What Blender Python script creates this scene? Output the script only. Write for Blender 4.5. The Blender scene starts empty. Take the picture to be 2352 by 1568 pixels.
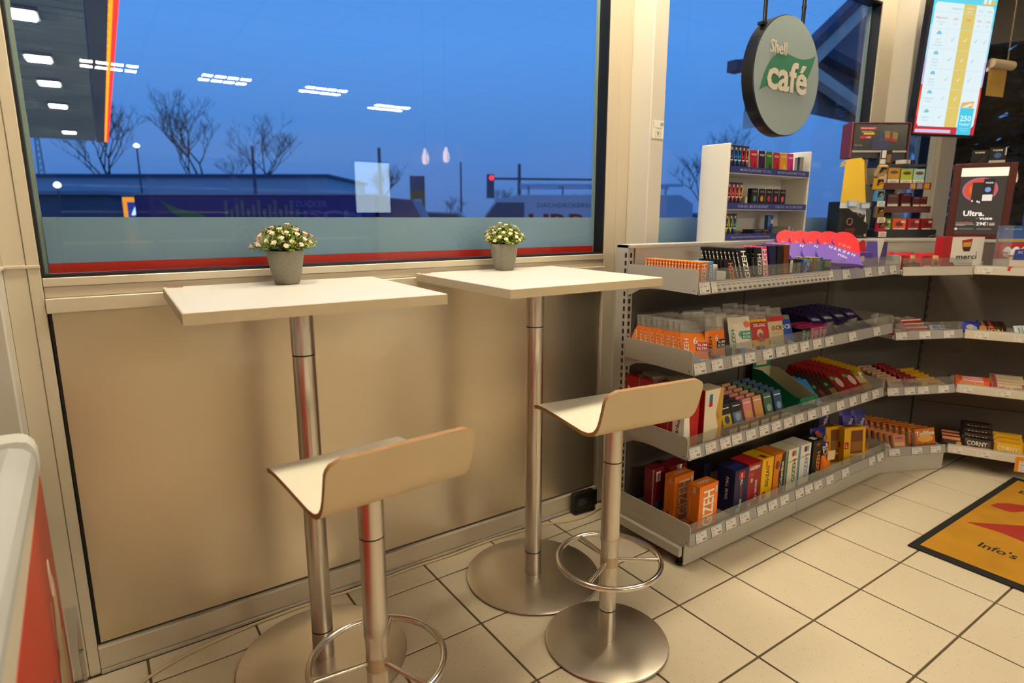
import bpy, math, random
from mathutils import Vector, Matrix, Euler
R_ = math.radians
sc = bpy.context.scene
COL = sc.collection
random.seed(7)

# ---------------------------------------------------------------- camera, sky, exposure
cam = bpy.data.cameras.new('camera')
cam.sensor_width = 36.0
cam.lens = 21.53
cam.dof.use_dof = True
cam.dof.focus_distance = 2.0
cam.dof.aperture_fstop = 2.8
cam.clip_end = 400
camo = bpy.data.objects.new('camera', cam)
COL.objects.link(camo)
_r = Vector((0.8232162, -0.5677261, 0.0014967)); _d = Vector((-0.1120950, -0.1651237, -0.9798821)); _f = Vector((0.5565518, 0.8064870, -0.1995718))
_m = Matrix(((_r.x, -_d.x, -_f.x, -0.93061), (_r.y, -_d.y, -_f.y, -1.96128), (_r.z, -_d.z, -_f.z, 1.30564), (0, 0, 0, 1)))
camo.matrix_world = _m
sc.camera = camo
vs = sc.view_settings
vs.view_transform = 'Standard'; vs.look = 'None'; vs.exposure = 0.0; vs.gamma = 1.0
vs.use_curve_mapping = False

w = bpy.data.worlds.new('dusk_sky'); sc.world = w; w.use_nodes = True
nt = w.node_tree; nt.nodes.clear()
o_ = nt.nodes.new('ShaderNodeOutputWorld'); b_ = nt.nodes.new('ShaderNodeBackground')
tc = nt.nodes.new('ShaderNodeTexCoord'); sp = nt.nodes.new('ShaderNodeSeparateXYZ'); cr = nt.nodes.new('ShaderNodeValToRGB')
nt.links.new(tc.outputs['Generated'], sp.inputs[0]); nt.links.new(sp.outputs['Z'], cr.inputs[0])
nt.links.new(cr.outputs[0], b_.inputs[0]); nt.links.new(b_.outputs[0], o_.inputs[0])
e = cr.color_ramp.elements
e[0].position = 0.0; e[0].color = (.055, .130, .36, 1)
e[1].position = 1.0; e[1].color = (.040, .150, .48, 1)
k = e.new(.25); k.color = (.060, .220, .61, 1)
b_.inputs[1].default_value = 1.45
LIGHT = (1.0, .86, .60)
cy = sc.cycles
cy.use_light_tree = False
cy.max_bounces = 7; cy.diffuse_bounces = 3; cy.glossy_bounces = 3; cy.transmission_bounces = 4; cy.transparent_max_bounces = 14
cy.caustics_reflective = False; cy.caustics_refractive = False

# ---------------------------------------------------------------- materials
MC = {}
def lin(c):
    if isinstance(c, str):
        c = [int(c[i:i+2], 16)/255 for i in (0, 2, 4)]
        return tuple(x/12.92 if x <= .04045 else ((x+.055)/1.055)**2.4 for x in c)
    return tuple(c)
def mt(c, rough=.5, metal=0., noise=0., scale=30., bump=0., emit=0., coat=0., stretch=None, spec=.5, own=False):
    key = (c, rough, metal, noise, scale, bump, emit, coat, stretch, spec, own)
    if key in MC: return MC[key]
    m = bpy.data.materials.new('m_%d' % len(MC)); m.use_nodes = True
    n = m.node_tree; p = n.nodes['Principled BSDF']
    col = lin(c)
    p.inputs['Base Color'].default_value = (*col, 1)
    p.inputs['Roughness'].default_value = rough
    p.inputs['Metallic'].default_value = metal
    p.inputs['Specular IOR Level'].default_value = spec
    if coat: p.inputs['Coat Weight'].default_value = coat; p.inputs['Coat Roughness'].default_value = .1
    if own: p.inputs['Base Color'].default_value = (.01, .01, .01, 1)
    if emit:
        p.inputs['Emission Color'].default_value = (*col, 1); p.inputs['Emission Strength'].default_value = emit
    if noise or bump:
        t = n.nodes.new('ShaderNodeTexCoord'); nz = n.nodes.new('ShaderNodeTexNoise'); nz.inputs['Scale'].default_value = scale
        nz.inputs['Detail'].default_value = 4
        if stretch:
            mp = n.nodes.new('ShaderNodeMapping'); mp.inputs['Scale'].default_value = stretch
            n.links.new(t.outputs['Object'], mp.inputs[0]); n.links.new(mp.outputs[0], nz.inputs['Vector'])
        else: n.links.new(t.outputs['Object'], nz.inputs['Vector'])
        if noise:
            mx = n.nodes.new('ShaderNodeMix'); mx.data_type = 'RGBA'
            mx.inputs['A'].default_value = (*[x*(1-noise) for x in col], 1); mx.inputs['B'].default_value = (*[min(1, x*(1+noise)) for x in col], 1)
            n.links.new(nz.outputs['Fac'], mx.inputs['Factor']); n.links.new(mx.outputs['Result'], p.inputs['Base Color'])
        if bump:
            bp = n.nodes.new('ShaderNodeBump'); bp.inputs['Strength'].default_value = bump; bp.inputs['Distance'].default_value = .002
            n.links.new(nz.outputs['Fac'], bp.inputs['Height']); n.links.new(bp.outputs[0], p.inputs['Normal'])
    if emit and emit < 50: m.cycles.emission_sampling = 'NONE'
    MC[key] = m
    return m
def glassmat(name, tint=(1, 1, 1), f0=.045, rough=0.0, haze=None):
    m = bpy.data.materials.new(name); m.use_nodes = True; n = m.node_tree; n.nodes.clear()
    o = n.nodes.new('ShaderNodeOutputMaterial'); tr = n.nodes.new('ShaderNodeBsdfTransparent'); gl = n.nodes.new('ShaderNodeBsdfGlossy')
    tr.inputs[0].default_value = (*tint, 1); gl.inputs['Roughness'].default_value = rough
    lw = n.nodes.new('ShaderNodeLayerWeight'); lw.inputs[0].default_value = .5
    pw = n.nodes.new('ShaderNodeMath'); pw.operation = 'POWER'; pw.inputs[1].default_value = 5
    ml = n.nodes.new('ShaderNodeMath'); ml.operation = 'MULTIPLY_ADD'; ml.inputs[1].default_value = .9; ml.inputs[2].default_value = f0
    mx = n.nodes.new('ShaderNodeMixShader')
    n.links.new(lw.outputs['Facing'], pw.inputs[0]); n.links.new(pw.outputs[0], ml.inputs[0]); n.links.new(ml.outputs[0], mx.inputs[0])
    n.links.new(gl.outputs[0], mx.inputs[2])
    if haze:
        df = n.nodes.new('ShaderNodeBsdfDiffuse'); df.inputs[0].default_value = (*haze[0], 1)
        m2 = n.nodes.new('ShaderNodeMixShader'); m2.inputs[0].default_value = haze[1]
        n.links.new(tr.outputs[0], m2.inputs[1]); n.links.new(df.outputs[0], m2.inputs[2]); n.links.new(m2.outputs[0], mx.inputs[1])
    else: n.links.new(tr.outputs[0], mx.inputs[1])
    n.links.new(mx.outputs[0], o.inputs[0])
    return m
GLASS = glassmat('window_glass', (.97, .99, .985), .03)
ACRYL = glassmat('acrylic', (.90, .91, .92), .05, .02, ((.6, .6, .6), .10))
CLEARBAG = glassmat('clear_film', (.93, .93, .93), .08, .15, ((.75, .73, .7), .16))
FILM = glassmat('frosted_film', (.75, .85, .85), 0.0, .3, ((.36, .54, .74), .72))

# ---------------------------------------------------------------- mesh builder
TM = {}
def tmesh(s, bold):
    k = (s, bold)
    if k not in TM:
        cu = bpy.data.curves.new('t', 'FONT'); cu.body = s; cu.resolution_u = 2; cu.offset = bold; cu.align_x = 'CENTER'
        ob = bpy.data.objects.new('t', cu); COL.objects.link(ob)
        me = bpy.data.meshes.new_from_object(ob)
        vv = [v.co.copy() for v in me.vertices]; ff = [tuple(p.vertices) for p in me.polygons]
        xs = [v.x for v in vv] or [0, 1]; ys = [v.y for v in vv] or [0, 1]
        TM[k] = (vv, ff, min(xs), max(xs), min(ys), max(ys))
        bpy.data.objects.remove(ob); bpy.data.curves.remove(cu); bpy.data.meshes.remove(me)
    return TM[k]
V = Vector
class G:
    def __init__(s): s.v = []; s.f = []; s.m = []; s.s = []; s.mats = []; s.T = None
    def mi(s, m):
        if m not in s.mats: s.mats.append(m)
        return s.mats.index(m)
    def add(s, vs, fs, m, sm=False):
        b = len(s.v)
        s.v += [tuple(s.T @ V(v)) for v in vs] if s.T is not None else [tuple(v) for v in vs]
        i = s.mi(m)
        for f in fs: s.f.append([b+k for k in f]); s.m.append(i); s.s.append(sm)
    def bx(s, x0, x1, y0, y1, z0, z1, m, c=0.):
        if c <= 0:
            vs = [(x, y, z) for z in (z0, z1) for y in (y0, y1) for x in (x0, x1)]
            s.add(vs, [(0, 2, 3, 1), (4, 5, 7, 6), (0, 1, 5, 4), (2, 6, 7, 3), (0, 4, 6, 2), (1, 3, 7, 5)], m); return
        ce = V(((x0+x1)/2, (y0+y1)/2, (z0+z1)/2)); h = V((abs(x1-x0)/2, abs(y1-y0)/2, abs(z1-z0)/2))
        c = min(c, h.x*.9, h.y*.9, h.z*.9)
        ix = {}; vs = []
        S = [(a, b, d) for a in (-1, 1) for b in (-1, 1) for d in (-1, 1)]
        for q in S:
            for ax in range(3):
                p = [q[i]*(h[i]-(0 if i == ax else c)) for i in range(3)]
                ix[(q, ax)] = len(vs); vs.append(ce+V(p))
        fs = []
        for ax in range(3):
            o = [i for i in range(3) if i != ax]
            for sg in (-1, 1):
                f = []
                for a, b in ((-1, -1), (1, -1), (1, 1), (-1, 1)):
                    q = [0, 0, 0]; q[ax] = sg; q[o[0]] = a; q[o[1]] = b; f.append(ix[(tuple(q), ax)])
                fs.append(f)
            for a in (-1, 1):
                for b in (-1, 1):
                    f = []
                    for e_, axx in ((-1, o[0]), (1, o[0]), (1, o[1]), (-1, o[1])):
                        q = [0, 0, 0]; q[ax] = e_; q[o[0]] = a; q[o[1]] = b; f.append(ix[(tuple(q), axx)])
                    fs.append(f)
        for q in S: fs.append([ix[(q, 0)], ix[(q, 1)], ix[(q, 2)]])
        out = []
        for f in fs:
            a, b, d = vs[f[0]], vs[f[1]], vs[f[2]]
            n = (b-a).cross(d-a); mid = sum((vs[i] for i in f), V())/len(f)-ce
            out.append(f if n.dot(mid) > 0 else f[::-1])
        s.add(vs, out, m)
    def quad(s, a, b, c, d, m): s.add([a, b, c, d], [(0, 1, 2, 3)], m)
    def cyl(s, p0, p1, r0, r1=None, n=24, m=None, caps=True):
        r1 = r0 if r1 is None else r1
        p0 = V(p0); p1 = V(p1); ax = (p1-p0).normalized(); u = ax.orthogonal().normalized(); w_ = ax.cross(u)
        vs = [p0+(u*math.cos(t)+w_*math.sin(t))*r0 for t in [2*math.pi*i/n for i in range(n)]] + [p1+(u*math.cos(t)+w_*math.sin(t))*r1 for t in [2*math.pi*i/n for i in range(n)]]
        s.add(vs, [(i, (i+1) % n, n+(i+1) % n, n+i) for i in range(n)], m, True)
        if caps: s.add(vs[:n], [tuple(range(n))[::-1]], m); s.add(vs[n:], [tuple(range(n))], m)
    def tube(s, pts, r, n=8, m=None, closed=False, caps=True, rads=None):
        pts = [V(p) for p in pts]; N = len(pts); rings = []; prev = None
        for i, p in enumerate(pts):
            a = pts[(i-1) % N] if (closed or i > 0) else p; b = pts[(i+1) % N] if (closed or i < N-1) else p
            t = (b-a).normalized()
            u = t.orthogonal().normalized() if prev is None else (prev-t*prev.dot(t)).normalized()
            prev = u; w_ = t.cross(u); rr = rads[i] if rads else r
            rings += [p+(u*math.cos(2*math.pi*j/n)+w_*math.sin(2*math.pi*j/n))*rr for j in range(n)]
        fs = []
        for i in range(N if closed else N-1):
            i2 = (i+1) % N
            for j in range(n): fs.append((i*n+j, i*n+(j+1) % n, i2*n+(j+1) % n, i2*n+j))
        if caps and not closed: fs += [tuple(range(n))[::-1], tuple(range((N-1)*n, N*n))]
        s.add(rings, fs, m, True)
    def lathe(s, prof, n=40, m=None, c=(0, 0)):
        vs = []; fs = []
        for r, z in prof: vs += [(c[0]+r*math.cos(2*math.pi*i/n), c[1]+r*math.sin(2*math.pi*i/n), z) for i in range(n)]
        for k in range(len(prof)-1):
            for i in range(n): fs.append((k*n+i, k*n+(i+1) % n, (k+1)*n+(i+1) % n, (k+1)*n+i))
        s.add(vs, fs, m, True)
    def prism(s, poly, o, r, u, t, m, ms=None):
        """polygon poly (2-D, in r,u from o) extruded by t along r x u; ms: side material"""
        o = V(o); r = V(r); u = V(u); nn = r.cross(u).normalized()*t; N = len(poly)
        a = [o+r*p[0]+u*p[1] for p in poly]; b = [q+nn for q in a]
        ar = sum(poly[i][0]*poly[(i+1) % N][1]-poly[(i+1) % N][0]*poly[i][1] for i in range(N))
        i0 = tuple(range(N)); fl = (ar > 0) == (t > 0)
        s.add(a, [i0[::-1] if fl else i0], m); s.add(b, [i0 if fl else i0[::-1]], m)
        sd = [(i, (i+1) % N, N+(i+1) % N, N+i) for i in range(N)]
        s.add(a+b, sd if fl else [f[::-1] for f in sd], ms or m)
    def text(s, st, o, r, u, h, m, wd=None, bold=.0, rot=0):
        vv, ff, x0, x1, y0, y1 = tmesh(st, bold)
        if not vv: return
        r = V(r).normalized(); u = V(u).normalized()
        if rot:
            a = R_(rot); r, u = r*math.cos(a)+u*math.sin(a), u*math.cos(a)-r*math.sin(a)
        sy = h/.729; sx = sy if wd is None else wd/(x1-x0)
        cx = (x0+x1)/2; cy = .36
        s.add([V(o)+r*((v.x-cx)*sx)+u*((v.y-cy)*sy) for v in vv], ff, m)
    def ell(s, o, r, u, a, b, m, n=24):
        o = V(o); r = V(r); u = V(u)
        s.add([o+r*(a*math.cos(2*math.pi*i/n))+u*(b*math.sin(2*math.pi*i/n)) for i in range(n)], [tuple(range(n))], m)
    def pillow(s, w_, h, t, m, nx=8, nz=8, ends=0., mfun=None):
        """flat bag in XZ (base z=0), thickness t in y, crimped ends (fraction) along x"""
        vs = []; fs = []
        def th(a, b):
            ea = min(a, 1-a); eb = min(b, 1-b)
            return t/2*min(1, (ea/.22)**.6 if ea > 0 else 0)*min(1, (eb/.3)**.5 if eb > 0 else 0)
        for sd in (-1, 1):
            for i in range(nx+1):
                for j in range(nz+1):
                    a = i/nx; b = j/nz
                    vs.append(((a-.5)*w_, sd*(th(a, b)+.0006)+t/2, b*h))
        K = (nx+1)*(nz+1)
        for sd in (0, 1):
            for i in range(nx):
                for j in range(nz):
                    q = [sd*K+i*(nz+1)+j, sd*K+(i+1)*(nz+1)+j, sd*K+(i+1)*(nz+1)+j+1, sd*K+i*(nz+1)+j+1]
                    fs.append((q if sd == 0 else q[::-1], (i+.5)/nx, (j+.5)/nz))
        for f, a, b in fs: s.add([vs[k] for k in f], [(0, 1, 2, 3)], mfun(a, b) if mfun else m, True)
    def obj(s, name, parent=None, loc=None, rot=None, smooth=40):
        me = bpy.data.meshes.new(name); me.from_pydata(s.v, [], s.f)
        for m in s.mats: me.materials.append(m)
        me.polygons.foreach_set('material_index', s.m); me.polygons.foreach_set('use_smooth', s.s)
        me.update()
        if any(s.s): me.set_sharp_from_angle(angle=R_(smooth))
        ob = bpy.data.objects.new(name, me); COL.objects.link(ob)
        if parent: ob.parent = parent
        if loc is not None: ob.location = loc
        if rot is not None: ob.rotation_euler = rot
        return ob
def tag(o, label=None, cat=None, group=None, kind=None):
    if label: o['label'] = label
    if cat: o['category'] = cat
    if group: o['group'] = group
    if kind: o['kind'] = kind
    return o
def thing(name, label, cat, loc=(0, 0, 0), rz=0, group=None, kind=None):
    o = bpy.data.objects.new(name, None); COL.objects.link(o); o.location = loc; o.rotation_euler = (0, 0, rz); o.empty_display_size = .05
    return tag(o, label, cat, group, kind)
def dup(root, loc=None, rot=None, label=None):
    r = root.copy(); COL.objects.link(r)
    if loc is not None: r.location = loc
    if rot is not None: r.rotation_euler = rot
    if label: r['label'] = label
    for c in list(root.children):
        k = c.copy(); COL.objects.link(k); k.parent = r
        for d in list(c.children):
            q = d.copy(); COL.objects.link(q); q.parent = k
    return r
ORD = ['first', 'second', 'third', 'fourth', 'fifth', 'sixth', 'seventh', 'eighth', 'ninth', 'tenth', 'eleventh', 'twelfth', 'thirteenth', 'fourteenth', 'fifteenth', 'sixteenth', 'seventeenth', 'eighteenth', 'nineteenth', 'twentieth', 'twenty-first', 'twenty-second', 'twenty-third', 'twenty-fourth']
# ---------------------------------------------------------------- structure
FRAME = mt((.68, .60, .48), .42, .25, .03, 6)
FRAME2 = mt((.62, .54, .43), .42, .25, .03, 6)
COLM = mt((.62, .58, .52), .55, 0, .03, 5)
PANEL = mt((.67, .57, .43), .30, .85, .05, 2.5, 0, 0, 0, None)
RUBBER = mt('0b0b0c', .45)
REDFILM = mt((.66, .020, .006), .35)
GROUT = mt((.13, .09, .06), .9, 0, .2, 40)
WALLP = mt((.72, .69, .64), .7, 0, .03, 3)
def tile_mat():
    m = bpy.data.materials.new('speckled_tile'); m.use_nodes = True; n = m.node_tree; p = n.nodes['Principled BSDF']
    t = n.nodes.new('ShaderNodeTexCoord'); g = n.nodes.new('ShaderNodeNewGeometry')
    nz = n.nodes.new('ShaderNodeTexNoise'); nz.inputs['Scale'].default_value = 2.2; nz.inputs['Detail'].default_value = 5
    n.links.new(g.outputs['Position'], nz.inputs['Vector'])
    base = n.nodes.new('ShaderNodeMix'); base.data_type = 'RGBA'
    base.inputs['A'].default_value = (.60, .50, .36, 1); base.inputs['B'].default_value = (.74, .65, .50, 1)
    n.links.new(nz.outputs['Fac'], base.inputs['Factor'])
    last = base.outputs['Result']
    for scl, thr, colr, off in ((130, .17, (.22, .16, .11, 1), 0), (90, .12, (.42, .28, .16, 1), 3), (190, .17, (.45, .36, .25, 1), 7)):
        mp = n.nodes.new('ShaderNodeMapping'); mp.inputs['Location'].default_value = (off, off*2, 0)
        vo = n.nodes.new('ShaderNodeTexVoronoi'); vo.inputs['Scale'].default_value = scl
        n.links.new(g.outputs['Position'], mp.inputs[0]); n.links.new(mp.outputs[0], vo.inputs['Vector'])
        lt = n.nodes.new('ShaderNodeMath'); lt.operation = 'LESS_THAN'; lt.inputs[1].default_value = thr
        n.links.new(vo.outputs['Distance'], lt.inputs[0])
        # keep only some of the cells
        sx = n.nodes.new('ShaderNodeSeparateColor'); n.links.new(vo.outputs['Color'], sx.inputs[0])
        gt = n.nodes.new('ShaderNodeMath'); gt.operation = 'LESS_THAN'; gt.inputs[1].default_value = .16; n.links.new(sx.outputs[0], gt.inputs[0])
        mu = n.nodes.new('ShaderNodeMath'); mu.operation = 'MULTIPLY'; n.links.new(lt.outputs[0], mu.inputs[0]); n.links.new(gt.outputs[0], mu.inputs[1])
        mx = n.nodes.new('ShaderNodeMix'); mx.data_type = 'RGBA'; mx.inputs['B'].default_value = colr
        n.links.new(mu.outputs[0], mx.inputs['Factor']); n.links.new(last, mx.inputs['A']); last = mx.outputs['Result']
    n.links.new(last, p.inputs['Base Color']); p.inputs['Roughness'].default_value = .42; p.inputs['Specular IOR Level'].default_value = .4
    return m
TILE = tile_mat()
def tile_far():
    m = bpy.data.materials.new('tiled_floor_far'); m.use_nodes = True; n = m.node_tree; p = n.nodes['Principled BSDF']
    g = n.nodes.new('ShaderNodeNewGeometry'); mp = n.nodes.new('ShaderNodeMapping'); mp.inputs['Scale'].default_value = (1/.305,)*3; mp.inputs['Location'].default_value = (0, .43, 0)
    br = n.nodes.new('ShaderNodeTexBrick'); br.offset = 0; br.inputs['Color1'].default_value = (.67, .57, .43, 1); br.inputs['Color2'].default_value = (.64, .55, .41, 1); br.inputs['Mortar'].default_value = (.13, .09, .06, 1)
    br.inputs['Scale'].default_value = 1; br.inputs['Mortar Size'].default_value = .012; br.inputs['Brick Width'].default_value = 1; br.inputs['Row Height'].default_value = 1
    n.links.new(g.outputs['Position'], mp.inputs[0]); n.links.new(mp.outputs[0], br.inputs['Vector']); n.links.new(br.outputs[0], p.inputs['Base Color']); p.inputs['Roughness'].default_value = .42
    return m
U = .305
g = G(); g.bx(-5, 6.5, -8.2, .09, -.12, -.004, GROUT)
floor = tag(g.obj('floor'), kind='structure')
g = G(); J = .0035
g.bx(-U/2+J, U/2-J, -U/2+J, U/2-J, -.004, 0, TILE, .0012)
tile0 = None
for i in range(-4, 12):
    for k in range(-5, 3):
        x = (i+.5)*U; y = -.741+(k+.5)*U
        if k == 2:
            gg = G(); gg.bx(-U/2+J, U/2-J, -.131+J, -.012, -.004, 0, TILE, .0012)
            if i == -4: cut = gg.obj('tile', floor, (x, 0, 0))
            else: c = cut.copy(); COL.objects.link(c); c.location = (x, 0, 0)
            continue
        if tile0 is None: tile0 = g.obj('tile', floor, (x, y, 0))
        else: c = tile0.copy(); COL.objects.link(c); c.location = (x, y, 0)
XL, XR, YB = -4*U, 12*U, -.741-5*U
g = G(); tf = tile_far()
for a in ((-5, XL, -8.2, 0), (XR, 6.5, -8.2, 0), (XL, XR, -8.2, YB)): g.bx(a[0], a[1], a[2], a[3], -.004, 0, tf)
tag(g.obj('tile_field', floor), kind='stuff')

CEIL = mt((.74, .71, .66), .8, 0, .03, 4)
g = G(); g.bx(-5, 6.5, -8.2, .2, 2.82, 2.92, CEIL); ceiling = tag(g.obj('ceiling'), kind='structure')
g = G(); GRID = mt((.5, .48, .45), .6)
for i in range(-8, 11): g.bx(i*.62-.29-.012, i*.62-.29+.012, -8.2, 0, 2.816, 2.82, GRID)
for k in range(0, 14): g.bx(-5, 6.5, -k*.62-.19-.012, -k*.62-.19+.012, 2.8155, 2.8195, GRID)
tag(g.obj('ceiling_grid', ceiling), kind='stuff')
g = G(); g.bx(-5, 6.5, -8.3, -8.2, 0, 2.82, WALLP); tag(g.obj('wall_back'), kind='structure')
g = G(); g.bx(-5.1, -5, -8.3, .1, 0, 2.82, WALLP); tag(g.obj('wall_left'), kind='structure')

# front wall: posts, rails, panels
wf = thing('wall_front', None, None, kind='structure')
def part(name, parent, fn, *a, **k):
    g = G(); fn(g); return g.obj(name, parent, *a, **k)
H = 2.82
def bxp(name, parent, *b, m=FRAME, c=.0015): return part(name, parent, lambda g: g.bx(*b, m, c))
bxp('frame_post', wf, -1.1058, -1.0585, 0, .09, 0, H)
bxp('frame_post', wf, -1.0575, -1.0312, -.002, .09, 0, H)
bxp('frame_post', wf, .9012, .9600, -.002, .09, 0, H)
bxp('frame_post', wf, .9610, 1.029, 0, .09, 0, H)
def rail(x0, x1):
    bxp('sill_rail', wf, x0, x1, -.002, .06, 1.128, 1.150)
    bxp('sill_rail', wf, x0, x1, .002, .06, 1.0985, 1.1275, m=FRAME2)
    bxp('sill_rail', wf, x0, x1, -.014, .06, 1.060, 1.098)
    bxp('bottom_rail', wf, x0, x1, -.002, .06, .012, .080, m=FRAME2)
    bxp('bottom_seal', wf, x0, x1, -.010, .06, 0, .011, m=mt((.45, .40, .33), .7, 0, .3, 30))
    bxp('head_rail', wf, x0, x1, -.002, .06, 2.523, H)
    bxp('gap_strip', wf, x0, x1, .020, .06, .080, 1.06, m=RUBBER)
    part('panel', wf, lambda g: g.bx(x0+.008, x1-.008, .012, .03, .088, 1.058, PANEL, .001))
rail(-1.030, .900)
rail(1.105, 3.030)
bxp('frame_post', wf, 3.031, 3.10, -.002, .09, 0, H); bxp('frame_post', wf, 3.101, 3.208, 0, .09, 0, H)
rail(3.30, 3.868)
bxp('frame_post', wf, 3.869, 3.955, -.002, .09, 0, H, m=mt((.75, .76, .72), .5)); bxp('frame_post', wf, 3.957, 4.20, -.03, .09, 0, H)
for i, x in enumerate((-1.19, 1.030, 3.210)):
    c = bxp('column', wf, x, x+.084, -.115, .09, 0, H, m=COLM, c=.004)
g = G(); g.bx(-5, -1.192, 0, .09, 0, H, WALLP); g.obj('wall_panel', wf)
# small horizontal trim round the left post
g = G(); g.bx(-1.106, -1.030, -.006, .001, 1.176, 1.184, FRAME, .001); g.bx(-1.19, -1.104, -.121, -.114, 1.176, 1.184, FRAME, .001); g.bx(-1.106, -1.100, -.121, 0, 1.176, 1.184, FRAME, .001); g.obj('cover_trim', wf)
def window(n, x0, x1, film=True):
    w_ = thing('window_%d' % n, None, None, kind='structure')
    z0, z1 = 1.151, 2.522
    def fr(g):
        g.bx(x0, x0+.006, .004, .075, z0, z1, RUBBER); g.bx(x1-.006, x1, .004, .075, z0, z1, RUBBER)
        g.bx(x0+.006, x1-.006, .004, .075, z0, z0+.006, RUBBER); g.bx(x0+.006, x1-.006, .004, .075, z1-.006, z1, RUBBER)
    part('gasket', w_, fr)
    EDG = mt((.35, .45, .40), .3)
    part('spacer_bar', w_, lambda g: (g.bx(x1-.016, x1-.0062, .058, .070, z0+.007, z1-.007, EDG), g.bx(x0+.0062, x0+.016, .058, .070, z0+.007, z1-.007, EDG)))
    part('pane', w_, lambda g: g.bx(x0+.0065, x1-.0065, .046, .052, z0+.0065, z1-.0065, GLASS))
    if film:
        part('frosted_film', w_, lambda g: g.bx(x0+.0165, x1-.0165, .0535, .0545, 1.184, 1.303, FILM))
        part('red_film', w_, lambda g: g.bx(x0+.0165, x1-.0165, .0535, .0545, 1.158, 1.1835, REDFILM))
    return w_
window(1, -1.0305, .9005); window(2, 1.118, 3.030); window(3, 3.302, 3.868)
# angled right wall with dark glazing
wr = thing('wall_right', None, None, (4.20, 0, 0), R_(-65.1), kind='structure')
DARKF = mt((.030, .034, .038), .4)
bxp('parapet', wr, 0, 4.5, 0, .09, 0, 1.06); bxp('head_panel', wr, 0, 4.5, 0, .09, 2.45, H, m=mt((.10, .085, .07), .6))
bxp('sill_rail', wr, 0, 4.5, -.02, .09, 1.06, 1.15)
for x in (.53, .72, 1.9, 3.1, 4.4): bxp('frame_post', wr, x, x+.09, -.02, .09, 1.15, 2.45, m=DARKF)
for i, (a, b) in enumerate(((.0, .53), (.81, 1.9), (1.99, 3.1), (3.19, 4.4))):
    part('pane', wr, lambda g: g.bx(a, b, .04, .046, 1.15, 2.45, GLASS))
g = G(); g.bx(6.2, 6.3, -8.3, -4.0, 0, H, WALLP); tag(g.obj('wall_far_right'), kind='structure')
# ceiling lights (recessed louvre panels) and an air vent

LAMPF = mt((.8, .78, .74), .5)
def ceiling_lamp(x, y, label, power, ro=.13):
    t = thing('ceiling_lamp', label, 'ceiling light', (x, y, 2.815), 0, 'louvre lights in the ceiling')
    part('housing', t, lambda g: (g.bx(-.31, .31, -.31, -.27, -.012, -.001, LAMPF), g.bx(-.31, .31, .27, .31, -.012, -.001, LAMPF), g.bx(-.31, -.27, -.27, .27, -.012, -.001, LAMPF), g.bx(.27, .31, -.27, .27, -.012, -.001, LAMPF), g.bx(-.27, .27, -.27, .27, -.006, -.002, mt((.35, .34, .32), .4))))
    LAMPM = mt(LIGHT, .5, emit=power)
    for r in (-ro, ro):
        for q in range(4):
            part('diffuser', t, lambda g: g.bx(-.255+q*.13, -.255+q*.13+.100, r-.045, r+.045, -.011, -.0065, LAMPM))
PW = 72
for i, (x, y, p) in enumerate(((-.55, -.36, 1.5), (.62, -.36, 1.5), (1.75, -.36, 1.3), (-.5, -1.42, .16), (.62, -1.42, .16), (1.75, -1.42, .16), (-.51, -5.8, 2.6), (.58, -5.8, 2.6), (1.69, -5.8, 2.6), (2.83, -6.45, 2.6), (3.0, -.36, .42))):  # last lamp is an unseen addition to brighten the right corner post
    ceiling_lamp(x, y, '%s louvre ceiling light %s' % (['left', 'middle', 'right', 'left', 'middle', 'right', 'leftmost', 'second', 'third', 'rightmost', 'added'][i], ['above the bar tables by the window', 'above the shop floor behind the camera', 'seen mirrored in the big window', 'to brighten the right shelf corner'][0 if i < 3 else 1 if i < 6 else 2 if i < 10 else 3]), PW*p, .05 if i < 3 else .13)
t = thing('ceiling_vent', 'square slatted air vent in the ceiling, mirrored in the window top', 'air vent', (1.2, -3.75, 2.815))
part('frame', t, lambda g: (g.bx(-.3, .3, -.3, -.25, -.02, -.001, LAMPF), g.bx(-.3, .3, .25, .3, -.02, -.001, LAMPF), g.bx(-.3, -.25, -.25, .25, -.02, -.001, LAMPF), g.bx(.25, .3, -.25, .25, -.02, -.001, LAMPF)))
for i in range(5): part('slat', t, lambda g: g.bx(-.24, .24, -.22+i*.1, -.17+i*.1, -.016, -.006, mt((.9, .9, .9), .4)))
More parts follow.
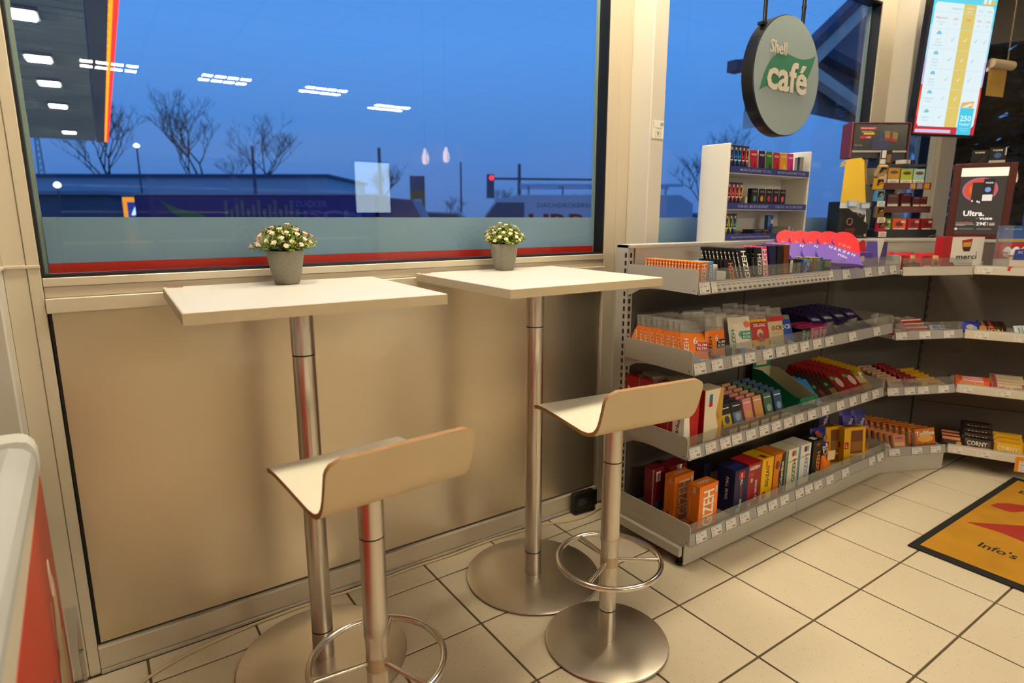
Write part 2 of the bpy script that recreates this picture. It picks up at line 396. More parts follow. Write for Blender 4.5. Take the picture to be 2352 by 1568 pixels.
# ---------------------------------------------------------------- furniture
STEEL = mt((.62, .58, .53), .27, 1., .05, 60, 0, 0, 0, (1, 1, .05))
STEELB = mt((.54, .49, .42), .34, 1., .14, 9)
CHROME = mt((.70, .66, .60), .16, 1.)
DARKJ = mt('1a1714', .5)
LAM = mt((.76, .73, .67), .32, 0, .015, 4)
LAMEDGE = mt((.66, .56, .38), .5, 0, .06, 12)
PLYW = mt((.82, .77, .66), .33, 0, .02, 5)
PLYB = mt((.62, .50, .31), .42, 0, .06, 6)
PLYE = mt((.34, .17, .05), .55, 0, .25, 60, 0, 0, 0, (1, 1, 12))
def bar_table(loc, rz, w, d, label):
    t = thing('bar_table', label, 'table', loc, rz, 'bar tables at the window')
    z1 = 1.113; z0 = z1-.027
    def top(g):
        g.bx(-w/2, w/2, -d/2, d/2, z0+.002, z1, LAM, .0015)
        for a in ((-w/2-.0006, w/2+.0006, -d/2-.0008, -d/2), (-w/2-.0006, w/2+.0006, d/2, d/2+.0008), (-w/2-.0008, -w/2, -d/2, d/2), (w/2, w/2+.0008, -d/2, d/2)): g.bx(*a, z0+.0005, z1-.0015, LAMEDGE)
    tp = part('tabletop', t, top)
    part('table_sticker', tp, lambda g: (g.tube([(-w/2+.028+.02*math.cos(q*.314), d/2-.018+.010*math.sin(q*.314), z1+.0004) for q in range(20)], .0007, 4, mt('b04030', .6), True), g.bx(-w/2+.02, -w/2+.036, d/2-.020, d/2-.0165, z1, z1+.0004, mt('b04030', .6))))
    part('pole', t, lambda g: g.cyl((0, 0, .1045), (0, 0, .9375), .030, n=40, m=STEEL))
    part('pole_head', t, lambda g: (g.cyl((0, 0, .9415), (0, 0, z0), .0305, n=40, m=STEEL), g.bx(-.11, .11, -.11, .11, z0-.006, z0-.0005, STEEL)))
    part('pole_foot', t, lambda g: g.cyl((0, 0, .012), (0, 0, .1005), .0305, n=40, m=STEEL))
    part('joint_ring', t, lambda g: (g.cyl((0, 0, .9376), (0, 0, .9414), .0296, n=32, m=DARKJ), ))
    part('joint_ring', t, lambda g: (g.cyl((0, 0, .1006), (0, 0, .1044), .0296, n=32, m=DARKJ), ))
    part('base_plate', t, lambda g: g.lathe([(0, .001), (.236, .001), (.243, .003), (.246, .007), (.244, .0105), (.238, .0125), (.12, .0130), (0, .0132)], 72, STEELB))
    return t
bar_table((-.475, -.306, 0), R_(-1.8), .600, .545, 'white square bar table behind the nearer stool, left of the two')
bar_table((.305, -.309, 0), 0, .600, .580, 'white square bar table beside the shelf unit, right of the two')

def stool(loc, rz, ring_rot, label):
    t = thing('bar_stool', label, 'bar stool', loc, rz, 'bar stools')
    prof = [(.195, -.021), (.190, -.014), (.178, -.007), (.160, -.003), (.12, -.001), (.05, -.003), (-.03, -.007), (-.075, -.009), (-.105, -.006), (-.125, .003), (-.138, .016), (-.147, .034), (-.155, .060), (-.163, .090), (-.169, .112), (-.172, .124)]
    z0 = .755; W = .328; th = .011; r = .032
    L = [0]
    for a, b in zip(prof, prof[1:]): L.append(L[-1]+math.hypot(b[0]-a[0], b[1]-a[1]))
    pts = []
    # resample finely at both ends for the rounded corners
    S = [L[-1]*k/46 for k in range(47)]
    for s_ in S:
        i = max(j for j in range(len(L)) if L[j] <= s_+1e-9); i = min(i, len(L)-2); f = (s_-L[i])/(L[i+1]-L[i])
        pts.append(V((0, prof[i][0]+(prof[i+1][0]-prof[i][0])*f, prof[i][1]+(prof[i+1][1]-prof[i][1])*f)))
    nx = 14; up = []; dn = []
    for i, p in enumerate(pts):
        a = pts[max(0, i-1)]; b = pts[min(len(pts)-1, i+1)]; tg = (b-a).normalized(); nn = V((0, tg.z, -tg.y))
        d = min(S[i], S[-1]-S[i]); rr = r if S[-1]-S[i] < S[i] else .020
        hw = W/2-(rr-math.sqrt(max(0, rr*rr-(rr-d)**2)) if d < rr else 0)
        for k in range(nx+1):
            x = -hw+2*hw*k/nx
            up.append(V((x, p.y, p.z+z0))); dn.append(V((x, p.y, p.z+z0))-nn*-th if nn.z < 0 else V((x, p.y, p.z+z0))-nn*th)
    M = nx+1; N = len(pts)
    def quads(rev): 
        q = [(i*M+k, i*M+k+1, (i+1)*M+k+1, (i+1)*M+k) for i in range(N-1) for k in range(nx)]
        return [f[::-1] for f in q] if rev else q
    st = thing('seat', None, None); st.parent = t
    g = G(); g.add(up, quads(True), PLYW, True); g.add(dn, quads(False), PLYB, True)
    bd = [k for k in range(M)] + [i*M+nx for i in range(1, N)] + [(N-1)*M+k for k in range(nx-1, -1, -1)] + [i*M for i in range(N-2, 0, -1)]
    vs = [up[i] for i in bd] + [dn[i] for i in bd]; B = len(bd)
    g.add(vs, [(i, (i+1) % B, B+(i+1) % B, B+i) for i in range(B)], PLYE, True)
    bpy.data.objects.remove(st)
    g.obj('seat', t, smooth=50)
    part('pole_upper', t, lambda g: (g.cyl((0, 0, .605), (0, 0, .742), .0285, n=36, m=STEEL), g.cyl((0, 0, .736), (0, 0, .742), .075, n=36, m=STEEL)))
    part('pole', t, lambda g: g.lathe([(.0262, .121), (.0262, .330), (.0275, .345), (.0292, .352), (.0285, .362), (.0283, .6015)], 36, STEEL))
    part('joint_ring', t, lambda g: g.cyl((0, 0, .6015), (0, 0, .605), .0276, n=28, m=DARKJ))
    part('joint_ring', t, lambda g: g.cyl((0, 0, .117), (0, 0, .121), .0256, n=28, m=DARKJ))
    part('pole_foot', t, lambda g: g.cyl((0, 0, .012), (0, 0, .117), .0268, n=36, m=STEEL))
    part('clamp_ring', t, lambda g: g.lathe([(.0262, .265), (.0272, .266), (.0272, .300), (.0262, .301)], 36, mt((.50, .40, .28), .35, .9)))
    f = part('footrest', t, lambda g: g.tube([(.155*math.cos(q*math.pi/32), .155*math.sin(q*math.pi/32), .283) for q in range(64)], .0085, 12, CHROME, True))
    for k in range(3):
        a = R_(ring_rot+120*k)
        part('spoke', f, lambda g: g.cyl((.026*math.cos(a), .026*math.sin(a), .283), (.149*math.cos(a), .149*math.sin(a), .283), .0062, n=12, m=CHROME))
    part('base_plate', t, lambda g: g.lathe([(0, .001), (.182, .001), (.189, .003), (.192, .007), (.190, .0105), (.184, .0125), (.10, .0130), (0, .0132)], 64, STEELB))
    return t
stool((-.472, -.742, 0), R_(4), 50, 'cream plywood bar stool in the foreground before the left table')
stool((.278, -.733, 0), R_(-7), -29, 'cream plywood bar stool near the shelf, standing whole in view')

# potted artificial plants
POT = mt((.24, .22, .18), .8, 0, .45, 330, .3)
def potted_plant(loc, rz, label, flower, green, spread, nfl, hgt):
    rnd = random.Random(int(loc[0]*1000))
    t = thing('potted_plant', label, 'plant', loc, rz, 'potted flowers on the bar tables')
    part('pot', t, lambda g: g.lathe([(0, .001), (.033, .001), (.0352, .004), (.043, .035), (.0495, .075), (.0515, .094), (.0505, .0955), (.047, .093), (.046, .085), (0, .084)], 48, POT))
    gs = [mt(c, .55) for c in green]
    def leaves(g):
        for k in range(230):
            th = rnd.uniform(0, 6.283); el = rnd.uniform(.15, 1.5); Ls = rnd.uniform(.55, 1)*spread
            dirv = V((math.cos(th)*math.cos(el), math.sin(th)*math.cos(el), math.sin(el)*hgt))
            p0 = V((rnd.uniform(-.025, .025), rnd.uniform(-.025, .025), .088))
            p1 = p0+dirv*Ls
            g.tube([p0, p0.lerp(p1, .5)+V((0, 0, .006)), p1], .0006, 3, gs[0], caps=False)
            for q in range(15):
                f = rnd.uniform(.25, 1.0); c = p0.lerp(p1, f)
                a = rnd.uniform(0, 6.283); l = rnd.uniform(.008, .0145); dv = (dirv*.6+V((math.cos(a), math.sin(a), rnd.uniform(-.3, .8)))).normalized(); sd = dv.cross(V((rnd.uniform(-1, 1), rnd.uniform(-1, 1), rnd.uniform(-1, 1)))).normalized()*l*.28
                tip = c+dv*l; md = c+dv*l*.55+dv.cross(sd).normalized()*.0012
                g.add([c, md-sd, tip, md+sd], [(0, 1, 2, 3)], rnd.choice(gs if f > .55 else gs[:2]))
    tag(part('foliage', t, leaves), kind='stuff')
    fm = mt(flower, .6); f2 = mt((.62, .55, .16), .6)
    def fl(g):
        for k in range(7):
            a = k*.8976; g.add([V((0, 0, .001)), V((.0062*math.cos(a-.45), .0062*math.sin(a-.45), .0040)), V((.0082*math.cos(a), .0082*math.sin(a), .0034)), V((.0062*math.cos(a+.45), .0062*math.sin(a+.45), .0040))], [(0, 1, 2, 3)], fm)
        g.lathe([(.0008, -.006), (.0030, -.003), (.0044, .001), (.0030, .0040), (0, .0046)], 8, fm)
        g.lathe([(.0006, -.009), (.0030, -.0052), (.0036, -.0025), (.001, -.002)], 6, f2)
    f0 = None
    for k in range(nfl):
        th = k*2.39996; el = 1.52-1.30*math.sqrt((k+.5)/nfl)
        rr = spread*rnd.uniform(.93, 1.1)
        d = V((math.cos(th)*math.cos(el), math.sin(th)*math.cos(el), math.sin(el)*hgt))
        p = V((0, 0, .090))+d*rr
        rot = V((d.x, d.y, d.z*1.3+.35)).to_track_quat('Z', 'Y').to_euler()
        if f0 is None: f0 = o = part('flower', t, fl)
        else: o = f0.copy(); COL.objects.link(o)
        o.location = p; o.rotation_euler = rot
potted_plant((-.455, -.115, 1.1135), 0, 'grey pot of pink flowers on the left bar table', (.86, .62, .50), ((.050, .085, .03), (.12, .20, .04), (.30, .42, .05), (.45, .55, .08)), .085, 52, .92)
potted_plant((.335, -.075, 1.1135), 1, 'grey pot of yellow green flowers on the right bar table', (.84, .76, .48), ((.07, .11, .03), (.24, .34, .05), (.45, .55, .07), (.55, .62, .12)), .072, 44, 1.05)

# ice cream chest at the left edge
FRW = mt((.70, .70, .66), .4, 0, .02, 5); FRG = mt((.50, .51, .50), .45)
t = thing('ice_cream_freezer', 'white chest freezer with red ice cream print at the left edge', 'freezer', (-1.062, -.385, 0))
CRB = mt((.66, .60, .48), .45)
part('body', t, lambda g: g.bx(-.66, -.001, -1.30, 0, .06, .800, CRB, .003))
part('plinth', t, lambda g: g.bx(-.63, -.04, -1.26, -.04, .002, .058, mt('222222', .6)))
def rim(g):
    pr = [(-.075, .802), (-.002, .802), (.003, .808), (.003, .825), (-.003, .843), (-.016, .855), (-.036, .861), (-.058, .858), (-.072, .848)]
    n = len(pr)
    for a, b in zip(pr, pr[1:]+pr[:1]): g.add([(a[0], -.085, a[1]), (b[0], -.085, b[1]), (b[0], -1.30, b[1]), (a[0], -1.30, a[1])], [(0, 1, 2, 3)], FRG, True)
    g.add([(x, -.085, z) for x, z in pr], [tuple(range(n))], FRG)
part('lid_rail', t, rim)
def cap(g):
    N = 8; rr = .045; x1, y1 = .005, .006; out = [(-.11, -.084), (x1, -.084)]+[(x1-rr+rr*math.cos(k*math.pi/2/N), y1-rr+rr*math.sin(k*math.pi/2/N)) for k in range(N+1)]+[(-.11, y1)]
    lv = [(1, .802), (1, .838), (.93, .855), (.80, .866), (.55, .870)]; cx, cy_ = -.06, -.05; M = len(out)
    vs = [(cx+(x-cx)*(f if x > cx else 1), cy_+(y-cy_)*(f if y > cy_ else 1), z) for f, z in lv for x, y in out]
    g.add(vs, [(k*M+i, k*M+(i+1) % M, (k+1)*M+(i+1) % M, (k+1)*M+i) for k in range(len(lv)-1) for i in range(M)]+[tuple(range((len(lv)-1)*M, len(lv)*M))], FRW, True)
part('corner_cap', t, cap)
part('lid_frame', t, lambda g: (g.bx(-.66, -.112, -.09, .004, .802, .860, FRW, .012)))
part('lid_inner_frame', t, lambda g: (g.bx(-.60, -.076, -.13, -.0905, .806, .838, FRW, .004)))
part('lid_glass', t, lambda g: g.bx(-.60, -.076, -1.29, -.131, .815, .821, ACRYL))
RED = mt((.55, .035, .02), .35)
def pr_(g):
    g.prism([(.022, .09), (1.28, .09), (1.28, .70), (.060, .770), (.030, .775), (.022, .76)], (-.0008, 0, 0), (0, -1, 0), (0, 0, 1), -.0008, RED)
    for (y, z, a, b, c, m) in ((-.17, .44, .040, .10, 0, 'd8b890'), (-.12, .52, .035, .07, 0, 'e6cda8'), (-.20, .30, .05, .12, 0, 'c89a60'), (-.15, .20, .06, .08, 0, 'dcc090'), (-.36, .36, .07, .15, 0, '6a4326'), (-.10, .37, .035, .09, 0, 'c9a070'), (-.37, .38, .025, .09, 0, 'd9b27a'), (-.22, .40, .030, .06, 0, 'e0c49a')):
        g.ell((.0003+.0001*(len(g.f) % 9), y, z), (0, -1, 0), (0, 0, 1), a, b, mt(m, .4), 20)
    for (y, z, l) in ((-.21, .48, .10), (-.185, .40, .06), (-.24, .36, .08), (-.14, .56, .05)): g.bx(.0002, .0006, y-.0015, y+.0015, z, z+l, mt('e8c8b0', .4))
    g.tube([(.0006, -.15+.016*math.cos(q*.42), .60+.04*math.sin(q*.42)) for q in range(15)], .0012, 4, mt('f0e0d0', .4), True)
part('side_print', t, pr_)
part('price_holder', t, lambda g: (g.bx(.001, .024, .006, .0075, .10, .44, ACRYL), g.bx(.022, .024, -.10, .006, .10, .40, ACRYL), g.bx(.001, .024, -.060, .006, .098, .10, ACRYL)))

# cable along the skirting, bait box, sticker
g = G()
cp = [(-.93, -.36), (-.99, -.22), (-.96, -.14), (-.88, -.085), (-.76, -.05), (-.62, -.03), (-.45, -.022), (-.25, -.028), (-.05, -.020), (.12, -.026), (.28, -.019), (.42, -.026), (.55, -.034), (.66, -.07), (.76, -.085), (.88, -.06), (.98, -.05), (1.02, -.14), (.99, -.2)]
pts = []
for i in range(len(cp)-1):
    for q in range(4):
        f = q/4; p0 = cp[max(0, i-1)]; p1 = cp[i]; p2 = cp[i+1]; p3 = cp[min(len(cp)-1, i+2)]
        pts.append(tuple(.5*(2*p1[j]+(p2[j]-p0[j])*f+(2*p0[j]-5*p1[j]+4*p2[j]-p3[j])*f*f+(3*p1[j]-p0[j]-3*p2[j]+p3[j])*f**3) for j in (0, 1))+(.0052,))
g.tube(pts, .0045, 8, mt((.62, .50, .30), .5, 0, .15, 12))
tag(g.obj('cable'), 'beige electric cable lying along the skirting under the window', 'cable')
t = thing('bait_box', 'small black plastic box on the floor against the skirting', 'box', (.79, -.035, 0), R_(-4))
BB = mt('0d0d0e', .38)
part('box_body', t, lambda g: g.bx(-.058, .058, -.020, .020, .001, .098, BB, .006))
part('box_lid', t, lambda g: (g.bx(-.060, .060, -.024, -.0205, .03, .104, BB, .002), g.bx(-.02, .02, -.026, -.0242, .085, .100, mt('1a1a1b', .3), .001)))
part('box_label', t, lambda g: [g.bx(-.045, -.045+.03+.012*((q*7) % 3), -.0246, -.0242, .045+.007*q, .048+.007*q, mt('55555a', .6)) for q in range(5)])
g = G(); g.bx(-.034, .034, -.0012, -.0002, -.036, .036, mt('e9e6dd', .6))
BK = mt('111111', .6); GRN = mt('1f7a5a', .6)
g.text('Kontrollpunkt', (0, -.0016, .006), (1, 0, 0), (0, 0, 1), .0055, BK); g.text('9', (.0, -.0016, -.017), (1, 0, 0), (0, 0, 1), .016, BK, bold=.01)
g.tube([(.022+.009*math.cos(q*.4), -.0016, .022+.0065*math.sin(q*.4)) for q in range(16)], .0009, 4, GRN, True); g.text('HPC', (.022, -.0016, .022), (1, 0, 0), (0, 0, 1), .005, GRN)
for q in range(3): g.bx(-.030, -.026, -.0016, -.0012, .026-.008*q, .029-.008*q, BK)
g.tube([(-.014, -.0014, -.006), (.014, -.0014, -.006), (.014, -.0014, -.030), (-.014, -.0014, -.030)], .0004, 4, BK, True)
tag(g.obj('control_sticker', None, (1.075, -.1155, 1.660)), 'white paper sticker with number 9 on the window column', 'sticker')

# yellow floor mat
MATY = mt((.46, .215, .008), .95, 0, .30, 7, .3); MATR = mt((.36, .025, .012), .95, 0, .1, 30); MATK = mt((.010, .010, .010), .95)
g = G(); g.bx(0, 1.17, -.80, 0, .0005, .007, MATK, .002); g.bx(.04, 1.13, -.76, -.03, .0065, .0085, MATY, .001)
t = thing('floor_mat', 'yellow floor mat with black border and red print at the right', 'floor mat', (1.677, -1.005, 0))
g.obj('carpet', t)
zt = .0088
def mp_(*pls): part('print_shape', t, lambda g: [g.add([(x, y, zt) for x, y in q], [tuple(range(len(q)))], MATR) for q in pls])
mp_([(.687, -.058), (.739, -.067), (.780, -.096), (.815, -.146), (.83, -.26), (.74, -.28), (.741, -.167), (.695, -.146), (.678, -.119)])
mp_([(.411, -.058), (.578, -.214), (.66, -.32), (.55, -.37), (.491, -.239)], [(.411, -.058), (.491, -.239), (.429, -.257), (.420, -.36), (.40, -.33), (.425, -.18)])
g = G()
dn_ = (0, -1, 0); rt_ = (1, 0, 0)
g.text("Info's", (.245, -.228, zt), dn_, rt_, .052, mt('2a2620', .9), .125, .02)
g.obj('lettering', t); g = G()
g.text("E", (.978, -.095, zt), dn_, rt_, .042, mt('2a2620', .9), None, .03)
g.obj('lettering', t)
# ---------------------------------------------------------------- shelf units
SHG = mt((.50, .47, .42), .45, .1, .02, 6)
SHD = mt((.085, .072, .060), .6, 0, .05, 8)
STRIP = mt((.36, .35, .35), .35)
SHW = mt((.62, .58, .50), .45)
PAPER = mt((.72, .69, .66), .6); INK = mt('30302e', .7); INKL = mt('8a8680', .7)
FRM = {'m': (V((.80, -.587, 0)), 0.), 'c': (V((2.300, -.587, 0)), math.atan2(-.168, .375)), 'r': (V((2.675, -.755, 0)), math.atan2(-.906, .42))}
def at(fr, s, dep, z):
    o, a = FRM[fr]; return V((o.x+math.cos(a)*s-math.sin(a)*dep, o.y+math.sin(a)*s+math.cos(a)*dep, z))
LAB = {}
def label_mesh(w_, h):
    k = (w_, h)
    if k not in LAB:
        g = G(); g.bx(-w_/2, w_/2, -.0006, 0, 0, h, PAPER)
        g.bx(-w_*.42, w_*.1, -.0009, -.0006, h*.86, h*.90, INKL); g.bx(-w_*.40, -w_*.2, -.0009, -.0006, h*.60, h*.66, INKL); g.bx(-w_*.05, w_*.2, -.0009, -.0006, h*.62, h*.69, INKL)
        g.bx(-w_*.40, -w_*.3, -.0009, -.0006, h*.28, h*.33, INKL); g.bx(-w_*.42, -w_*.15, -.0009, -.0006, h*.1, h*.13, INKL)
        for q in range(6): g.bx(w_*(.10+.055*q), w_*(.10+.055*q+.03), -.0009, -.0006, h*.12, h*.30, INK)
        LAB[k] = g
    return LAB[k]
LOB = {}
def price_label(parent, w_, h, loc, rot):
    k = (w_, h)
    if k not in LOB: o = label_mesh(w_, h).obj('price_label', parent); LOB[k] = o
    else: o = LOB[k].copy(); COL.objects.link(o); o.parent = parent
    o.location = loc; o.rotation_euler = rot; return o
def tray(unit, fr, s0, s1, z, dep, poly=None, sides=(True, True), acr=True, labels=(), strip=STRIP, hl=.044, lw=.030, over=.0, splits=()):
    """z = bottom of the label strip; the shelf floor lies at z+.020"""
    o, a = FRM[fr]
    e_ = thing('tray', None, None, tuple(at(fr, 0, 0, 0)), a); e_.parent = unit
    e_.location = at(fr, 0, 0, 0); y0 = -over
    zf = z+.020
    if poly: part('shelf_plate', e_, lambda g: g.prism(poly, (0, 0, zf-.018), (1, 0, 0), (0, 1, 0), .018, SHG))
    else: part('shelf_plate', e_, lambda g: g.bx(s0+.003, s1-.003, y0+.004, dep-.002, zf-.018, zf, SHG, .002))
    def sd(x, nm):
        pl_ = [(y0, zf-.020), (dep, zf-.012), (dep, zf+.066), (y0+.012, zf+.066), (y0+.004, zf+.062), (y0, zf+.052)]
        part('side_panel', e_, lambda g: (g.prism(pl_, (x, 0, 0), (0, 1, 0), (0, 0, 1), .003, SHG), g.bx(x-.0006, x, y0+.012, y0+.016, zf-.010, zf-.006, RUBBER)))
        br = [(dep, zf-.012), (dep, zf-.055), (dep-.02, zf-.048), (dep-.06, zf-.028), (dep-.11, zf-.020), (dep-.16, zf-.018)]
        part('bracket', e_, lambda g: g.prism(br, (x+.004, 0, 0), (0, 1, 0), (0, 0, 1), .003, SHG))
    if sides[0]: sd(s0-.003, 'l')
    if sides[1]: sd(s1, 'r')
    tl = .0045
    sp_ = part('label_strip', e_, lambda g: (g.add([(s0, y0-.004, z), (s1, y0-.004, z), (s1, y0-.004+.010, z+hl), (s0, y0-.004+.010, z+hl)], [(0, 1, 2, 3)], strip), g.add([(s0, y0-.001, z), (s1, y0-.001, z), (s1, y0+.009, z+hl), (s0, y0+.009, z+hl)], [(3, 2, 1, 0)], strip), g.bx(s0, s1, y0-.006, y0-.003, z-.0015, z+.001, strip)))
    if acr:
        cuts = [s0]+list(splits)+[s1]
        for ca, cb in zip(cuts, cuts[1:]): part('acrylic_front', e_, lambda g: (g.bx(ca+.001, cb-.001, y0+.007, y0+.0095, z+hl*.9, z+hl+.042, ACRYL), ))
    for x in labels:
        price_label(e_, lw, hl-.006, (x, y0-.0058, z+.003), (R_(-12.8), 0, 0))
    return e_
def upright(unit, x, y, label=None, ax=1):
    def f(g):
        g.bx(x-.016, x+.016, y, y+.06, .001, 1.20, SHG, .001)
        for q in range(36):
            zz = .10+q*.030
            g.bx(x-.004, x+.006, y-.0008, y+.0004, zz, zz+.018, RUBBER); g.bx(x-.0166, x-.0158, y+.006, y+.016, zz, zz+.018, RUBBER)
    part('upright', unit, f)
ZT = (1.041, .752, .431, .085)
um = thing('shelf_unit', 'long grey shelf unit with four trays below the second window', 'shelf unit')
upright(um, .816, -.245)
for x in (1.56, 2.285): part('panel_seam', um, lambda g: g.bx(x-.003, x+.003, -.2495, -.2475, .1, 1.075, RUBBER))
part('back_panel', um, lambda g: g.bx(.833, 1.557, -.248, -.244, .1, 1.185, SHD)); part('back_panel', um, lambda g: g.bx(1.563, 2.37, -.248, -.244, .1, 1.185, SHD))
part('upper_back_panel', um, lambda g: (g.bx(.833, 2.37, -.253, -.2485, 1.075, 1.188, SHG, .001)))
part('top_cap', um, lambda g: (g.bx(.80, 2.37, -.258, -.180, 1.186, 1.200, SHG, .002)))
part('base_front', um, lambda g: (g.bx(.80, 1.55, -.600, -.592, .012, .118, SHG, .002), g.bx(1.552, 2.32, -.600, -.592, .012, .118, SHG, .002)))
part('base_side', um, lambda g: (g.bx(.782, .80, -.590, -.25, .045, .085, SHG, .003), g.bx(.796, .803, -.590, -.25, .086, .118, SHG)))
part('adjustable_foot', um, lambda g: (g.cyl((.815, -.570, .001), (.815, -.570, .012), .017, n=16, m=RUBBER), g.cyl((.815, -.570, .012), (.815, -.570, .045), .007, n=10, m=RUBBER)))
part('adjustable_foot', um, lambda g: (g.cyl((1.55, -.50, .001), (1.55, -.50, .012), .017, n=16, m=RUBBER), g.cyl((1.55, -.50, .012), (1.55, -.50, .045), .007, n=10, m=RUBBER)))
tray(um, 'm', 0, .87, ZT[0], .335, sides=(True, False), splits=(.07,), labels=[.033]+[.098+.030*q for q in range(26)], lw=.056)
tray(um, 'm', .875, 1.485, ZT[0], .335, sides=(False, True), labels=(.985, 1.175, 1.296, 1.41), lw=.060)
tray(um, 'm', 0, 1.485, ZT[1], .335, splits=(.86,), labels=(.036, .134, .251, .332, .448, .535, .622, .709, .806, .903, 1.1, 1.326), lw=.064)
tray(um, 'm', 0, 1.475, ZT[2], .335, splits=(.86,), labels=(.039, .13, .216, .289, .38, .468, .553, .639, .724, .822, .933, 1.061, 1.174, 1.281, 1.391), lw=.062)
tray(um, 'm', 0, 1.495, .100, .335, over=.035, splits=(.92,), labels=(.063, .153, .242, .331, .446, .523, .609, .724, .797, .871, .971, 1.109, 1.362, 1.446), lw=.062)

uc = thing('corner_shelf_unit', 'grey corner shelf unit between the long and the right shelves', 'shelf unit')
A_, B_, C_, D_ = V((2.305, -.588)), V((2.675, -.755)), V((2.912, -.485)), V((2.372, -.255))
def loc2(fr, p):
    o, a = FRM[fr]; d = p-V((o.x, o.y)); return (d.x*math.cos(a)+d.y*math.sin(a), -d.x*math.sin(a)+d.y*math.cos(a))
cpoly = [loc2('c', p) for p in (A_, B_, C_, D_)]
LC = .411
for z, lb, st, ac in ((1.030, (), SHG, True), (.712, (.047, .181, .321), STRIP, True), (.425, (.040, .137, .216, .337), STRIP, True), (.098, (.096, .23, .343), STRIP, False)):
    tray(uc, 'c', .012, LC-.004, z, .33, poly=[(x, max(y, .004)) for x, y in cpoly], sides=(False, False), labels=lb, strip=st, acr=ac, hl=.040, lw=.062)
part('base_front', uc, lambda g: g.prism([(0, 0), (LC, 0), (LC, .105), (0, .105)], at('c', 0, .012, .002), (math.cos(FRM['c'][1]), math.sin(FRM['c'][1]), 0), (0, 0, 1), -.006, SHG))
bd = (C_-D_); LB = bd.length; ab = math.atan2(bd.y, bd.x)
e_ = thing('back_wall', None, None, (D_.x, D_.y, 0), ab); e_.parent = uc
part('back_panel', e_, lambda g: g.bx(-.03, LB, .001, .006, .1, 1.04, SHD)); part('upper_back_panel', e_, lambda g: g.bx(.02, LB, .001, .006, 1.041, 1.175, SHG)); part('top_cap', e_, lambda g: g.bx(.01, LB, -.004, .05, 1.176, 1.190, SHG, .002))
part('seam', e_, lambda g: g.bx(LB-.014, LB-.004, -.001, .001, .1, 1.04, RUBBER))

ur = thing('side_shelf_unit', 'shelf unit with pale shelf edges running off the right edge', 'shelf unit', tuple(FRM['r'][0]), FRM['r'][1])
rp = [(0, .004), (1.3, .004), (1.3, .33), (.005, .33)]
for z, lb, hl, n_ in ((1.030, (.045,), .038, 0), (.708, (.073, .227), .040, 1), (.425, (.044, .195, .37, .55), .040, 2), (.098, (.040, .156, .43), .040, 3)):
    e2 = thing('tray', None, None); e2.parent = ur
    part('shelf_plate', e2, lambda g: g.prism(rp, (0, 0, z+.004), (1, 0, 0), (0, 1, 0), .018, SHG))
    part('shelf_edge', e2, lambda g: (g.bx(.004, 1.3, -.006, .004, z, z+hl, SHW, .002), g.bx(.004, 1.3, -.002, .012, z+hl, z+hl+.006, SHG)))
    for x in lb: price_label(e2, .055, .030, (x, -.0065, z+.005), (0, 0, 0))
part('back_panel', ur, lambda g: g.bx(-.155, 1.3, .331, .337, .02, 1.175, mt((.115, .090, .076), .6, 0, .05, 8)))
part('top_cap', ur, lambda g: g.bx(-.155, 1.3, .326, .345, 1.176, 1.190, SHG, .002))
part('panel_slots', ur, lambda g: [g.bx(-.150, -.142, .329, .331, .3+q*.05, .325+q*.05, RUBBER) for q in range(17)])
part('panel_seam', ur, lambda g: g.bx(-.13, 1.3, .3295, .331, .275, .279, RUBBER))
for z in (.706, ): part('shelf_bracket', ur, lambda g: g.prism([(.33, z+.28), (.33, z+.31), (.24, z+.315)], (.03, 0, 0), (0, 1, 0), (0, 0, 1), .003, SHG))
price_label(ur, .07, .055, (.335, -.010, .060), (0, 0, 0))
g = G(); g.bx(.285, .385, -.0085, -.0075, .055, .135, mt('e08a10', .5)); g.text('* NEU', (.335, -.0088, .063), (1, 0, 0), (0, 0, 1), .008, mt('b03010', .5)); g.obj('promo_card', ur)
# flat counter board behind the shelves, up to the windows
g = G(); g.prism([(1.125, -.178), (2.372, -.178), (2.40, -.21), (2.935, -.437), (3.36, -1.36), (3.95, -1.09), (3.62, -.36), (3.38, -.125), (3.17, -.125), (3.17, -.022), (1.125, -.022)], (0, 0, 1.170), (1, 0, 0), (0, 1, 0), .019, SHG)
tag(g.obj('counter_board'), 'grey flat board behind the shelves carrying the tall displays', 'counter')
# ---------------------------------------------------------------- goods on the shelves
def P_(c, r=.42): return mt(c, r)
WHT = P_('f2efe8'); BLK = P_('0c0c0d'); ORA = P_('ee7a10'); REDP = P_('b3121a'); NAVYP = P_('10164a'); GOLD = P_('c79a3f'); TEAL = P_('0f8a6e'); YEL = P_('f0bd12'); PUR = P_('5a3fa0'); CREAM = P_('d8c49a'); LBL = P_('5aa7dc'); BLU = P_('1546b0'); PNK = P_('e0407f'); DRED = P_('6d0f18'); BRN = P_('3b1a0c'); GRN2 = P_('3da03a'); GREY = P_('8d8a86')
def facef(w, d, h, f):
    return {'F': (V((-w/2, -d/2-.0004, 0)), V((1, 0, 0)), V((0, 0, 1)), w, h), 'L': (V((-w/2-.0004, d/2, 0)), V((0, -1, 0)), V((0, 0, 1)), d, h), 'T': (V((-w/2, -d/2, h+.0004)), V((1, 0, 0)), V((0, 1, 0)), w, d), 'R': (V((w/2+.0004, -d/2, 0)), V((0, 1, 0)), V((0, 0, 1)), d, h)}[f]
